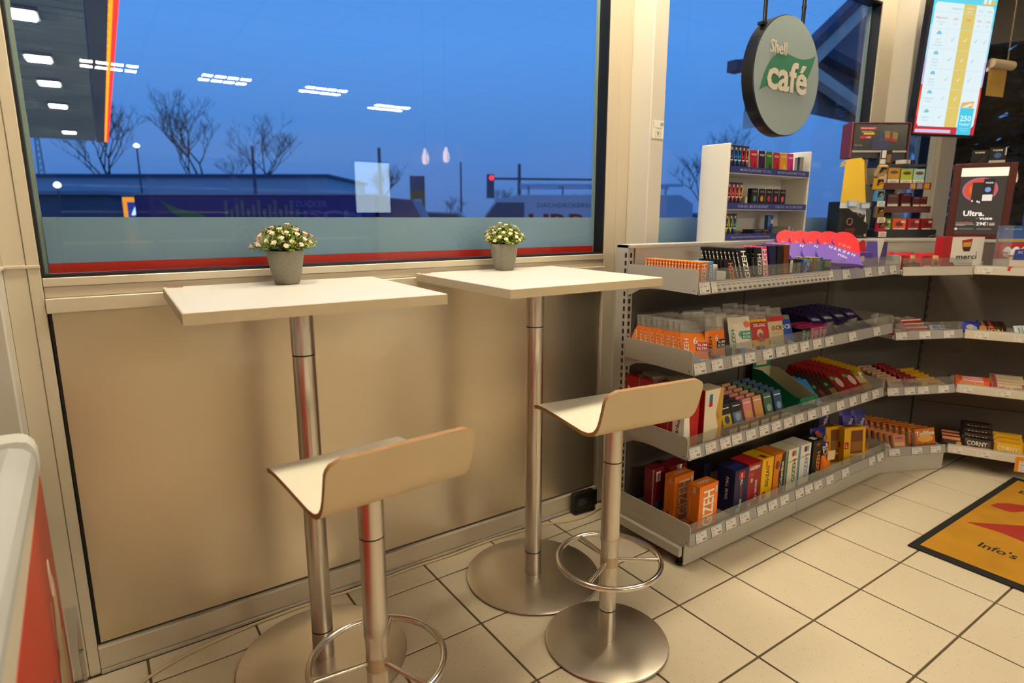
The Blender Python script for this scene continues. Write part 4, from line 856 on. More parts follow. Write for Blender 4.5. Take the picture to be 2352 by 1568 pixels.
carton('biscuit_box', 'yellow and brown biscuit box, right of the two on the bottom tray', 'biscuits', .125, .055, .185, P_('d8a416'), (2.052, -.570, Z4), R_(-20), 5, LB1)
for i, (x, y, c) in enumerate(((2.165, -.515, '3a2c8c'), (2.222, -.545, '2c2a8a'), (2.11, -.42, '2a2058'))):
    t = thing('snack_bag', ['violet cookie bag beside the biscuit boxes', 'blue and orange cookie bag at the right end of the bottom tray', 'dark violet cookie bag behind the biscuit boxes'][i], 'snack bag', (x, y, Z4), R_(-20)); t.rotation_euler = (R_(-10), 0, R_(-20))
    g = G(); g.pillow(.085, .225, .04, P_(c), 8, 8); g.ell((.0, -.004, .09), (1, 0, 0), (0, 0, 1), .02, .026, P_('a8763f')); g.ell((.015, -.003, .05), (1, 0, 0), (0, 0, 1), .018, .022, P_('8a5a2a')); g.text('Milka', (0, -.004, .16), (1, 0, 0), (0, 0, 1), .020, WHT, rot=70)
    if i == 1: g.bx(-.042, .042, -.0, .045, .0, .05, P_('d8801a'), .002)
    g.obj('bag', t)

# ---- corner shelf goods
ac = FRM['c'][1]; ar_ = FRM['r'][1]
def bar(fr_, s_, dep, z, w, h, th, col, pr, label, drz=0., lean=70, cat='chocolate bar', name='snack_bar', group=None):
    t = thing(name, label, cat, at(fr_, s_, dep, z), 0, group); t.rotation_euler = (R_(-lean), 0, FRM[fr_][1]+R_(drz))
    g = G(); g.pillow(w, h, th, col, 10, 5)
    for p in pr:
        o = V((0, -.0016, h/2))
        if p[0] == 't': g.text(p[1], o+V((p[2]*w, -.001, p[3]*h)), (1, 0, 0), (0, 0, 1), p[4], p[5], p[6] if len(p) > 6 else None, .014, p[7] if len(p) > 7 else 0)
        elif p[0] == 'e': g.ell(o+V((p[1]*w, -.0005*len(g.mats), p[2]*h)), (1, 0, 0), (0, 0, 1), p[3], p[4], p[5])
        else: g.quad(o+V((p[1]*w, 0, p[3]*h)), o+V((p[2]*w, 0, p[3]*h)), o+V((p[2]*w, 0, p[4]*h)), o+V((p[1]*w, 0, p[4]*h)), p[5])
    g.obj('wrapper', t); return t
zc = 1.030+.0225
CR = P_('b8101c'); CRY = P_('d8c088')
for i, (s_, dep) in enumerate(((.018, .10), (.105, .07), (.20, .035))):
    bar('c', s_, dep, zc, .120, .088, .045, CR, [('r', .12, .42, -.42, .30, CRY), ('e', .22, -.12, .022, .020, P_('b0703a')), ('e', .24, -.16, .010, .010, P_('4a2010')), ('e', -.20, .02, .026, .024, P_('8a0c18')), ('t', '7', -.24, .02, .030, WHT), ('t', 'DAYS', -.10, .02, .008, WHT, .024, 90)], ['left', 'middle', 'front right'][i]+' red croissant bag on the top corner shelf', lean=14, cat='croissant', name='croissant_bag', group='red croissant bags')
carton('chocolate_box', 'dark red box behind the croissant bags at the tray end', 'chocolate box', .05, .05, .085, P_('5a1020'), at('c', -.03, .15, zc), ac, 0, [('e', 'F', .5, .5, .012, .016, GOLD)])
carton('snack_bar', 'black and red bar with red lettering before the croissant bags', 'chocolate bar', .075, .02, .036, P_('1c1010'), at('c', .075, .018, zc), ac, 10, [('t', 'F', 'Mars', .5, .5, .018, P_('d0402a'), 0, .055)])
for i, s_ in enumerate((.085, .165)): carton('price_card', ['left', 'right'][i]+' small grey price card leaning on the top corner shelf', 'price card', .042, .002, .026, P_('a8a49c'), at('c', s_, .012, zc), ac, 30)
# big white chocolate box
t = thing('chocolate_box', 'large white and red chocolate box with black lettering on the corner shelf', 'chocolate box', (2.672, -.693, zc), R_(-21))
MR = P_('b01420')
part('box', t, lambda g: (g.bx(-.135, .110, -.018, .028, 0, .160, MR, .001)))
part('front_panel', t, lambda g: (g.prism([(-.085, .158), (.112, .158), (.112, .030), (.098, .018), (-.05, .018), (-.066, .036), (-.085, .036)], (0, -.0185, 0), (1, 0, 0), (0, 0, 1), .0015, WHT), g.prism([(.045, .0), (.118, .0), (.124, .036), (.062, .036)], (0, -.0184, 0), (1, 0, 0), (0, 0, 1), .0012, P_('d8cdb8')), g.prism([(-.028, .142), (.036, .150), (.032, .098), (-.018, .098)], (0, -.0202, 0), (1, 0, 0), (0, 0, 1), .0006, P_('c01420')), g.prism([(-.020, .132), (.030, .134), (.026, .088), (-.012, .088)], (0, -.0208, 0), (1, 0, 0), (0, 0, 1), .0006, P_('d8b040')), g.prism([(-.017, .110), (.028, .110), (.026, .088), (-.012, .088)], (0, -.0214, 0), (1, 0, 0), (0, 0, 1), .0006, P_('4a2410')), g.text('merci', (.012, -.0215, .063), (1, 0, 0), (0, 0, 1), .026, BLK, .125, .016), g.ell((.070, -.0218, .082), (1, 0, 0), (0, 0, 1), .005, .005, MR, 3), g.text('Finest Selection', (.01, -.0215, .030), (1, 0, 0), (0, 0, 1), .010, P_('d09090'), .085), g.text('merci', (.094, -.0218, .018), (1, 0, 0), (0, 0, 1), .010, P_('8a7a50'), .04)))
# box of chocolate eggs
t = thing('egg_display_box', 'clear topped box of chocolate eggs at the right edge', 'chocolate eggs', at('r', .175, .075, 1.030+.0225), R_(-38))
part('tray_box', t, lambda g: (g.bx(-.075, .11, -.055, .055, 0, .052, P_('d8d0c4'), .001), g.bx(-.075, .11, -.0575, -.0555, 0, .022, P_('d01810'))))
part('front_card', t, lambda g: (g.prism([(-.062, .055), (.11, .055), (.11, .110), (.02, .110), (-.058, .102)], (0, -.057, 0), (1, 0, 0), (0, 0, 1), .0015, P_('1a3a9a')), g.text('DC playmobil', (-.0, -.0595, .090), (1, 0, 0), (0, 0, 1), .012, WHT, .085), g.ell((-.0, -.0595, .068), (1, 0, 0), (0, 0, 1), .013, .012, P_('e0a080'), 6)))
part('back_card', t, lambda g: (g.bx(-.075, .11, .050, .053, .05, .215, P_('2a62b8')), g.bx(-.07, .105, .0485, .0499, .135, .150, P_('d8b040')), g.text('DC playmobil', (-.005, .0484, .198), (1, 0, 0), (0, 0, 1), .011, WHT, .08), g.bx(.06, .11, .0484, .0499, .14, .215, P_('e0b020')), g.bx(-.075, .11, .0484, .0499, .05, .130, P_('d02018'))))
def egg(g): g.lathe([(0, -.024), (.010, -.022), (.016, -.014), (.0185, -.003), (.0175, .008), (.013, .018), (.007, .024), (0, .026)], 16, WHT); g.lathe([(.0187, -.006), (.0188, .0)], 16, P_('d05a40'))
e0 = None
for k, (x, y, z) in enumerate(((-.052, .0, .088), (-.012, .0, .088), (.028, .0, .088), (.068, .0, .088), (.02, -.03, .108), (-.048, -.03, .075))):
    if e0 is None: e0 = part('egg', t, egg); e0.location = (x, y, z)
    else: c = e0.copy(); COL.objects.link(c); c.location = (x, y, z)
part('clear_cover', t, lambda g: (g.bx(-.077, -.0755, -.055, .055, .0, .215, ACRYL), g.bx(-.077, .11, -.055, .055, .215, .2165, ACRYL)))
# second shelf, corner and right
zc = .712+.0205
carton('chocolate_box', 'flat pink and red chocolate box, left on the second corner shelf', 'chocolate box', .105, .09, .018, P_('c0405a'), at('c', .065, .055, zc), ac, 0, [('e', 'T', .5, .5, .03, .025, P_('e8d0c0')), ('r', 'T', 0, .3, 0, 1, REDP), ('r', 'F', 0, 1, 0, .6, P_('d8a0a8'))])
for i in range(4): carton('chocolate_box', '%s flat white and red milk chocolate box from the bottom of the pile' % ORD[i], 'chocolate box', .125, .085, .016, P_('e6dfd0'), at('c', .185-.006*i, .075+.016*i, zc+.0165*i), ac+R_(3*i-4), 0, [('r', 'F', 0, 1, 0, .55, P_('c81820')), ('p', 'T', [(0, 0), (1, 0), (1, .16), (.8, .26), (.6, .15), (.35, .25), (0, .15)], P_('c81820')), ('e', 'T', .5, .6, .02, .012, P_('7a4a2a')), ('r', 'T', .55, .8, .75, .95, P_('3a6ab0'))], 'flat white and red chocolate boxes')
for i in range(3): bar('c', .325+.004*i, .05+.028*i, zc+.004, .095, .040, .020, P_('c8ccd8') if i == 0 else P_('2a3a7a'), [('t', 'Milky Way', 0, .1, .016, P_('1a3aa0'), .075), ('r', -.4, .4, -.45, -.25, P_('3a5ac0'))], ['front white and blue', 'middle blue', 'rear blue'][i]+' bar on the second corner shelf', lean=35)
zr = .708+.0225
for i in range(2): bar('r', .03+.012*i, .045+.03*i, zr, .075, .062, .022, P_('1634b8'), [('e', 0, 0, .018, .014, P_('c9b8a8')), ('e', .25, -.1, .010, .012, P_('88a8e0'))], ['front', 'rear'][i]+' bright blue wafer pack on the second right shelf', lean=30)
for i in range(4): bar('r', .118, .035+.03*i, zr+.003*i, .115, .056, .026, P_('2c1608'), [('t', 'LION', .05, -.15, .024, P_('d8a81a'), .075), ('e', -.33, .05, .016, .016, P_('b0742a')), ('e', -.05, .2, .012, .006, P_('c03020'))], '%s brown bar with yellow lettering from the front, second right shelf' % ORD[i], lean=30)
for i in range(4): bar('r', .235+.018*i, .03+.01*(i % 2), zr, .055, .060, .018, P_('c8d4d8'), [('r', -.2, .3, -.2, .3, P_('3a90b0'))], '%s white and teal bar from the left, second right shelf' % ORD[i], drz=50, lean=22)
# third shelf
zc = .425+.0205
for i in range(7): bar('c', .10+.0*i, .025+.034*i, zc+.004*i, .085, .062, .016, P_('c9a88a'), [('t', 'KitKat', 0, .15, .018, P_('b02030'), .06), ('r', -.45, .45, -.5, -.25, P_('7a1420'))], 'cream wafer pack with red lettering, %s from the front of its corner row' % ORD[i], lean=40)
for i in range(7): bar('c', .190, .022+.034*i, zc+.004*i, .085, .068, .016, P_('7a1c20'), [('t', 'KitKat', .05, .15, .018, P_('e0a0a0'), .055), ('r', -.48, -.40, -.5, .5, P_('d82030'))], 'dark red wafer pack, %s from the front of its corner row' % ORD[i], drz=4, lean=34)
for i in range(6): bar('c', .312, .03+.034*i, zc+.004*i, .125, .042, .022, P_('d8a010'), [('t', 'Butter', 0, .05, .012, P_('b03018'), .07)], 'yellow bar, %s from the front of its corner row' % ORD[i], drz=6, lean=25)
zr = .425+.0225
for i in range(3): bar('r', .075, .035+.03*i, zr+.002*i, .145, .050, .024, P_('e0561a'), [('t', 'Peanut Butter', 0, 0, .012, P_('e8b830'), .09), ('r', -.3, .3, .18, .34, P_('d8b8c8'))], ['front', 'middle', 'rear'][i]+' orange bar on the third right shelf', lean=30)
for i in range(4): bar('r', .222, .035+.034*i, zr+.008*i, .135, .046, .022, P_('c8b494'), [('t', 'KitKat', -.2, -.1, .022, P_('a82030'), .06), ('t', 'CHUNKY', .25, -.05, .009, INK, .04), ('r', -.5, -.36, -.5, .5, P_('8a2028'))], 'cream chunky bar, %s from the front on the third right shelf' % ORD[i], lean=30)
bar('r', .315, .03, zr, .10, .05, .02, P_('9a1820'), [], 'dark red bar at the right edge on the third right shelf', lean=35)
# bottom corner and right
zc = .098+.0205
for i in range(9): carton('wafer_box', 'orange wafer box, %s from the front of its slanted corner row' % ORD[i], 'wafers', .075, .014, .070, P_('d8804a'), at('c', .165-.014*i, .045+.026*i, zc), ac, 16, [('t', 'Manner', .5, .78, .014, BLU, 4, .05), ('r', 'F', .1, .9, .15, .45, P_('d8b890')), ('r', 'F', 0, 1, 0, .12, P_('b0c0c0')), ('r', 'L', 0, 1, 0, 1, P_('e0d8cc'))] if False else [('t', 'F', 'Wafers', .5, .78, .014, BLU, 4, .05), ('r', 'F', .1, .9, .15, .45, P_('d8b890')), ('r', 'L', 0, 1, 0, 1, P_('e0d8cc'))], 'orange wafer boxes')
for i in range(5): bar('c', .055+.012*i, .03+.02*i, zc, .085, .034, .016, P_('d8cfc0'), [('e', -.2, 0, .008, .008, P_('b03030')), ('e', .05, 0, .008, .008, P_('b03030')), ('e', .28, 0, .008, .008, P_('8a9a40'))], 'white and red sweet bar, %s from the front on the bottom corner shelf' % ORD[i], drz=-25, lean=40)
TF = [('t', 'F', 'Toffifee', .5, .74, .024, WHT, 2, .118), ('e', 'F', .28, .35, .010, .009, BRN), ('e', 'F', .5, .32, .012, .011, BRN), ('e', 'F', .74, .38, .010, .009, BRN), ('r', 'F', 0, 1, 0, .16, P_('8a4a20')), ('e', 'F', .5, .45, .05, .020, P_('e8b050')), ('e', 'F', .5, .32, .012, .011, BRN), ('e', 'F', .28, .35, .010, .009, BRN), ('r', 'T', 0, 1, 0, 1, P_('b8601c')), ('r', 'L', 0, 1, 0, .8, P_('c8bfb4'))]
for i in range(12): carton('praline_box', 'orange praline box, %s from the front of its slanted row in the corner' % ORD[i], 'pralines', .128, .018, .098, P_('c8701e'), at('c', .315-.018*i, .040+.023*i, zc), ac+R_(3), 14, TF, 'orange praline boxes')
zr = .098+.0225
for i in range(3): bar('r', .025, .05+.035*i, zr+.006*i, .105, .062, .030, P_('3a1c0c'), [('r', -.4, .35, .05, .3, P_('d8845a')), ('e', .3, -.2, .012, .010, GOLD)], ['front', 'middle', 'rear'][i]+' brown bar with copper stripe on the bottom right shelf', lean=35)
for i in range(4): bar('r', .135, .045+.035*i, zr+.018*i, .135, .072, .034, P_('26120a'), [('t', 'CORNY', -.02, -.05, .024, P_('e0d4c0'), .085), ('t', 'BIG', -.25, -.35, .010, P_('e0d4c0')), ('e', .2, -.35, .03, .008, P_('7a4a2a'))], 'dark brown cereal bar pack, %s from the front on the bottom right shelf' % ORD[i], lean=28)
for i in range(3): bar('r', .265, .045+.035*i, zr+.012*i, .12, .072, .034, P_('d8a010'), [('t', 'CORNY', -.05, -.1, .022, P_('f0e0a0'), .085)], 'yellow cereal bar pack, %s from the front on the bottom right shelf' % ORD[i], lean=28)
# ---------------------------------------------------------------- displays on the counter board
ZB = 1.190
WD = mt((.78, .76, .70), .4, 0, .02, 4)
BSTR = P_('34408a')
t = thing('vape_display', 'white display rack with blue shelf strips behind the top tray', 'display rack', (1.445, -.20, ZB))
W_ = .65
part('side_panel', t, lambda g: g.bx(0, .010, 0, .155, 0, .435, WD, .003)); part('side_panel', t, lambda g: g.bx(W_-.010, W_, 0, .155, 0, .435, WD, .003)); part('back_panel', t, lambda g: g.bx(.010, W_-.010, .148, .155, 0, .36, WD))
SHZ = (.020, .158, .318)
TX = ('Dieses Produkt enthaelt Nikotin', 'VUSE GO - BIS ZU 500 ZUEGE*', 'MORE FLAVOURS TO GO')
for i, z in enumerate(SHZ):
    s_ = part('shelf', t, lambda g: g.bx(.0102, W_-.0102, .006, .148, z-.012, z, WD))
    part('shelf_strip', s_, lambda g: (g.bx(.0102, W_-.0102, .000, .004, z-.008, z+.020, BSTR), g.text(TX[i].replace('UE', 'Ü') if i else 'Dieses Produkt enthält Nikotin und macht abhängig', (.20 if i else .2, -.0006, z+.006), (1, 0, 0), (0, 0, 1), .011 if i else .008, P_('c8c4dc'), .235 if i else .30, .008), g.text(TX[i].replace('UE', 'Ü') if i else ' ', (.49, -.0006, z+.006), (1, 0, 0), (0, 0, 1), .011, P_('c8c4dc'), .235, .008)))
def vape_stick(x, z, c, lab):
    return carton('vape_box', lab, 'vape box', .024, .020, .110, P_('141a44'), (1.445+x, -.182, ZB+z), 0, 0, [('p', 'F', [(0, .98), (.35, .55), (0, .35)], P_(c)), ('p', 'F', [(1, .98), (.65, .55), (1, .35)], P_(c)), ('p', 'F', [(.2, .42), (.8, .42), (.5, .22)], P_(c)), ('r', 'F', .12, .88, .40, .44, WHT), ('r', 'F', 0, 1, 0, .17, P_('d8d0c0')), ('e', 'F', .5, .86, .006, .007, P_('c8c0b8')), ('r', 'F', .3, .7, .52, .58, P_('8a7ab0'))], 'slim vape boxes')
VS = [(2, [('6a5a9a', 'lilac'), ('2a8ad8', 'sky blue'), ('2a8ad8', 'second sky blue'), ('d82030', 'red'), ('e8901a', 'orange')]), (1, [('e86a4a', 'salmon'), ('e85a4a', 'second salmon'), ('e86a50', 'third salmon'), ('f0a81a', 'amber')]), (0, [('d8d020', 'lime yellow'), ('b8d020', 'second lime yellow'), ('3aa890', 'sea green')])]
for lv, L_ in VS:
    for i, (c, nm) in enumerate(L_): vape_stick(.024+.0285*i, SHZ[lv]+.0205*0+.0005, c, '%s slim vape box on the %s shelf of the white rack' % (nm, ['bottom', 'middle', 'top'][lv]))
for i, (c, nm, wd) in enumerate((('c01c2c', 'crimson', .052), ('2a1440', 'dark violet', .046), ('3a7a1c', 'green', .046), ('c0202c', 'second crimson', .046), ('e8a01a', 'orange', .054), ('d02a80', 'magenta', .046))):
    x = .196+.058*i+(.004 if i > 0 else 0)
    carton('vape_pack', nm+' vape pack on the top shelf of the white rack', 'vape pack', wd, .018, .098, P_(c), (1.445+x, -.182, ZB+SHZ[2]+.0005), R_(-4), 4, [('t', 'F', 'vuse', .5, .82, .013, P_('f0d8d0'), 0, wd*.7), ('r', 'F', .08, .92, 0, .10, P_('d8d4cc')), ('p', 'F', [(.35, .2), (.6, .55), (.9, .2)], P_({'c01c2c': '8a1020', '2a1440': '150a28', '3a7a1c': '1c3a10', 'c0202c': '901420', 'e8a01a': 'f0c860', 'd02a80': 'a01a5c'}[c])), ('r', 'L', 0, 1, 0, 1, WHT)], 'vape packs on the top shelf')
carton('vape_pack', 'black and white vape pack turned sideways at the right end of the rack', 'vape pack', .02, .05, .088, P_('7a746c'), (1.445+.60, -.165, ZB+SHZ[2]+.0005), R_(-30), 0, [('r', 'L', .6, 1, .1, 1, BLK)])
for i, (c, nm) in enumerate((('3a8a78', 'teal'), ('d8902a', 'orange'), ('c02850', 'crimson'), ('d04a90', 'pink'), ('e0605a', 'coral'))):
    carton('vape_pack', 'black vape pack with %s emblem on the middle shelf' % nm, 'vape pack', .044, .024, .088, P_('141214'), (1.445+.218+.056*i, -.180, ZB+SHZ[1]+.0005), R_(-6), 0, [('t', 'F', 'vuse', .5, .86, .011, P_('9a948c'), 0, .030), ('e', 'F', .5, .48, .010, .014, P_(c)), ('r', 'F', .05, .95, 0, .14, P_('d8d4cc')), ('r', 'F', .1, .9, .16, .22, GREY), ('r', 'R', 0, .3, .3, 1, WHT)], 'black vape packs on the middle shelf')
carton('vape_box', 'blue vape box alone on the bottom shelf of the white rack', 'vape box', .042, .02, .105, P_('2a5ab0'), (1.445+.455, -.12, ZB+SHZ[0]+.0005), R_(-4), 0, [('r', 'F', .05, .45, .5, .95, P_('6a90d0')), ('r', 'F', .55, .95, .6, .8, WHT), ('e', 'F', .6, .3, .008, .016, P_('143070'))])
for i in range(3): carton('vape_box', 'flat black box lying on the bottom rack shelf, %s of the pile' % ['lowest', 'middle', 'top'][i], 'vape box', .11, .07, .012, P_('1a1820'), (1.445+.31+.012*i, -.135, ZB+SHZ[0]+.0005+.0125*i), R_(5-8*i), 0, [('r', 'F', .1, .5, .2, .8, P_('5a6a90')), ('r', 'F', .6, .9, .2, .8, P_('a0702a'))])
for i, x in enumerate((.435, .50, .535, .57)): tag(carton('pack_pusher', '', 'holder', .016, .10, .035 if i % 2 else .05, P_('c8c2b4'), (1.445+x, -.135 if i else -.12, ZB+SHZ[0]+.0005)), '%s pale plastic pack pusher from the left on the bottom rack shelf' % ORD[i], 'holder') if i else None
carton('pack_pusher', 'pale plastic pack pusher beside the slim boxes on the middle rack shelf', 'holder', .014, .10, .048, P_('c8c2b4'), (1.445+.160, -.14, ZB+SHZ[1]+.0005))

# black open carton of paper trays
t = thing('paper_tray_carton', 'black slanted carton of rolling trays on the counter board', 'display box', (2.535, -.130, ZB), R_(-22))
BC = P_('101314'); KR2 = P_('8a6a3a')
part('box', t, lambda g: (g.prism([(0, 0), (.20, 0), (.20, .075), (.06, .165), (0, .165)], (0, 0, 0), (1, 0, 0), (0, 0, 1), .003, BC), g.prism([(0, 0), (.20, 0), (.20, .075), (.06, .165), (0, .165)], (0, .085, 0), (1, 0, 0), (0, 0, 1), .003, KR2), g.bx(.197, .20, .0, .085, 0, .075, BC), g.bx(0, .003, 0, .085, 0, .2, BC)))
part('print', t, lambda g: (g.text('PAPERS', (.085, -.0036, .048), (1, 0, 0), (0, 0, 1), .014, P_('a02a30'), .062, .02), g.text('&TRAY', (.085, -.0036, .030), (1, 0, 0), (0, 0, 1), .014, P_('a02a30'), .05, .02), g.tube([(.075+.018*math.cos(q*.4), -.0036, .092+.018*math.sin(q*.4)) for q in range(16)], .0022, 4, P_('b8706a'), True), g.text('GIZEH', (.018, -.0036, .09), (1, 0, 0), (0, 0, 1), .014, P_('3a4446'), .09, rot=90), g.text('Powered by', (.15, -.0036, .012), (1, 0, 0), (0, 0, 1), .006, P_('c0b0a8')), g.ell((.185, -.0036, .016), (1, 0, 0), (0, 0, 1), .008, .009, P_('c89a94'))))
part('side_print', t, lambda g: (g.tube([(.2006, .042+.018*math.cos(q*.4), .042+.018*math.sin(q*.4)) for q in range(16)], .0022, 4, P_('b8706a'), True), g.bx(.2002, .2008, .004, .03, .060, .070, P_('a02a30'))))
for i in range(4):
    o = carton('rolling_tray_pack', '%s black and red tray pack from the front in the slanted carton' % ORD[i], 'rolling papers', .085, .012, .13, P_('1a1416'), V((2.535, -.130, ZB+.012))+Matrix.Rotation(R_(-22), 3, 'Z') @ V((.135-.03*i, .046, .0+.006*i)), R_(-22-68), 24, [('t', 'F', 'PAPERS', .5, .62, .012, P_('c02a34'), 0, .06), ('t', 'F', '&TRAY', .5, .48, .012, P_('c02a34'), 0, .05), ('r', 'F', 0, 1, .38, .42, P_('a82a34')), ('t', 'F', 'GIZEH', .3, .2, .010, GREY, 90), ('t', 'F', 'GIZEH', .7, .2, .010, GREY, 90), ('e', 'F', .15, .85, .006, .007, P_('d0a8a0')), ('e', 'F', .8, .86, .006, .007, P_('a82a34'))], 'black tray packs')
# yellow and white cigarillo stand
t = thing('cigarillo_stand', 'yellow and white curved stand with hanging cigarillo packs', 'display rack', (2.672, -.055, ZB), R_(-40))
YW = [(0, 0), (.010, .40), (.016, .425), (.038, .44), (.092, .445), (.113, .44), (.126, .42), (.143, .30), (.168, 0)]
YS = mt((.80, .50, .01), .4); WS = mt((.70, .72, .70), .4)
part('side_panel', t, lambda g: (g.prism([(0.005, .20), (.010, .40), (.016, .425), (.038, .44), (.092, .445), (.110, .43), (.145, .185)], (0, -.002, 0), (1, 0, 0), (0, 0, 1), .004, YS), g.prism([(0, 0), (.168, 0), (.1455, .184), (.005, .199)], (0, -.002, 0), (1, 0, 0), (0, 0, 1), .004, WS)))
part('top_bend', t, lambda g: [g.quad((a[0], .0, a[1]), (b[0], .0, b[1]), (b[0], .07, b[1]), (a[0], .07, a[1]), YS) for a, b in zip(YW[1:-2], YW[2:-1])])
part('front_edge', t, lambda g: (g.quad((.169, 0, 0), (.169, .012, 0), (.111, .012, .44), (.111, 0, .44), YS), g.quad((.125, .012, .0), (.15, .012, .0), (.12, .07, .0), (.12, .07, .40), BLK)))
SP = [((2.800, -.195), .345, 'c8a878', 'tan'), ((2.802, -.195), .27, 'd8a020', 'yellow'), ((2.812, -.200), .205, '5aa0d0', 'light blue'), ((2.824, -.206), .115, '8a6a3a', 'brown'), ((2.840, -.214), .035, 'b8203a', 'red')]
for i, ((x, y), z, c, nm) in enumerate(SP):
    o = carton('cigarillo_pack', '%s cigarillo pack hanging on the yellow stand' % nm, 'cigarillos', .052, .022, .062, P_(c), (x, y, ZB+z), R_(-28), -6 if i else -30, [('p', 'F', [(.2, .3), (.9, .6), (.9, .9), (.2, .9)], BLK), ('p', 'F', [(.3, .45), (.8, .62), (.7, .75)], P_('d8a838'))], 'packs on the yellow stand')
    if i > 1: tag(carton('promo_card', '', 'price card', .048, .003, .030, P_('e4dccc'), (x-.006, y-.022, ZB+z-.030), R_(-28), 0, [('t', 'F', 'SUPER', .5, .68, .008, P_(c), 0, .03), ('t', 'F', 'KING', .5, .32, .008, P_(c), 0, .03)]), 'white promo card below the %s cigarillo pack' % nm, 'price card')
for i in range(2): carton('cigarillo_pack', ['left', 'right'][i]+' blue cigarillo pack stuck on the side of the yellow stand', 'cigarillos', .05, .018, .035, P_('7f9cc8') if i else P_('9ab4d8'), (2.712+.055*i, -.110-.045*i, ZB+.175-.012*i), R_(-42), 0, [('r', 'F', .1, .9, .1, .8, P_('c9ccd8'))])
# dark red cigar shelf
RM = mt((.10, .022, .022), .45); RM2 = mt((.20, .03, .035), .45)
DK = mt((.018, .018, .02), .4)
CO = V((2.874, -.163, ZB)); CA = R_(-34)
t = thing('cigar_shelf', 'dark red and black cigar shelf with a poster header', 'display rack', CO, CA)
CW = .355
HT = Matrix.Translation((-.117, 0, .041)) @ Matrix.Diagonal((1, 1, .858, 1))
def hpart(nm, fn):
    g = G(); g.T = HT; fn(g); return g.obj(nm, t)
hpart('header_side', lambda g: g.prism([(0, .475), (.10, .475), (.10, .695), (.012, .705), (0, .70)], (-.07, 0, 0), (0, 1, 0), (0, 0, 1), .010, RM2))
hpart('header_side', lambda g: g.prism([(0, .42), (.10, .42), (.10, .695), (0, .695)], (.262, 0, 0), (0, 1, 0), (0, 0, 1), .008, RM))
hpart('header', lambda g: (g.bx(-.058, .262, .012, .10, .475, .694, DK), g.bx(.10, .262, .012, .10, .42, .4745, DK)))
hpart('header_cover', lambda g: g.bx(-.06, .264, -.0, .10, .6945, .700, RM2))
hpart('poster', lambda g: (g.bx(-.050, .255, .008, .0118, .525, .688, mt((.012, .012, .014), .2)), g.bx(.06, .16, .0072, .0078, .53, .60, mt((.012, .016, .09), .2)), g.bx(-.020, .075, .0068, .0078, .655, .672, P_('c02430')), g.text('MEHR INHALT', (.028, .0062, .6635), (1, 0, 0), (0, 0, 1), .010, WHT, .082), g.text('gleicher Preis', (.025, .0068, .644), (1, 0, 0), (0, 0, 1), .010, WHT, .066), g.bx(.004, .066, .0068, .0078, .624, .636, P_('e0b818')), g.bx(-.016, .052, .0068, .0078, .598, .616, P_('b02430')), g.text('10€', (.034, .0062, .607), (1, 0, 0), (0, 0, 1), .012, WHT), g.text('PALL MALL', (-.018, .0068, .556), (1, 0, 0), (0, 0, 1), .014, P_('a8a49a'), .045), [g.prism([(a, b), (a+w1, b-.015), (a+w1, b+h1-.015), (a, b+h1)], (0, .0074, 0), (1, 0, 0), (0, 0, 1), .001, P_(c)) for a, b, w1, h1, c in ((.095, .595, .025, .045, '28406a'), (.125, .600, .075, .050, '8a7a4a'), (.125, .590, .075, .016, 'b03030'), (.155, .60, .016, .05, 'b02030'))]))
hpart('header_rail', lambda g: g.bx(-.052, .258, .002, .010, .510, .522, P_('a8a29a')))
part('back_column', t, lambda g: g.bx(.03, .13, .05, .09, .047, .412, DK))
part('base', t, lambda g: g.bx(0, CW, -.03, .08, 0, .046, DK, .002))
LV = (.176, .306, .412)
for i, z in enumerate(LV):
    sh = part('shelf', t, lambda g: g.bx(-.03 if i == 2 else 0, (.300, .285, .250)[i], -.03, .08, z-.014, z, DK))
    if i < 2: part('shelf_front', sh, lambda g: (g.bx(.0, (.300, .285)[i], -.034, -.0302, z-.034, z+.003, RM), g.text('MOODS', (.10, -.0346, z-.016), (1, 0, 0), (0, 0, 1), .016, P_('6a4a30'), .075) if i == 0 else g.text('pack dein aroma', (.07, -.0346, z-.016), (1, 0, 0), (0, 0, 1), .010, P_('5a2a30'), .12), g.text('MOODS', (.235, -.0346, z-.016), (1, 0, 0), (0, 0, 1), .016, P_('6a4a30'), .075) if i == 0 else [g.bx(.165+.04*q, .195+.04*q, -.0346, -.034, z-.03, z, P_(c)) for q, c in enumerate(('b08a4a', '8a8480', 'd08a1a'))]))
def cig(x, z, w, h, col, pr, label, lean=0, rz=0, y=-.012):
    p = CO+Matrix.Rotation(CA, 3, 'Z') @ V((x, y, z+.0005)); carton('cigar_pack', label, 'cigars', w, .022, h, P_(col), p, CA+rz, lean, pr, 'packs on the cigar shelf')
HW = lambda c: [('r', 'F', 0, 1, 0, .25, P_('e0dcd0')), ('e', 'F', .5, .70, .024, .010, P_(c)), ('t', 'F', 'Handelsgold', .5, .70, .006, P_('2a2014'), 0, .04), ('t', 'F', 'Rauchen ist', .5, .13, .006, INK, 0, .035)]
for i, (c, nm, w_) in enumerate((('c8b8a0', 'cream', .040), ('c08a28', 'amber', .066), ('a8b820', 'lime', .066), ('9ac0b4', 'mint', .062))): cig((.010, .070, .145, .216)[i], LV[1], w_, .088 if i < 2 else .080, c, HW('6a4a20'), nm+' cigar pack on the upper level of the cigar shelf')
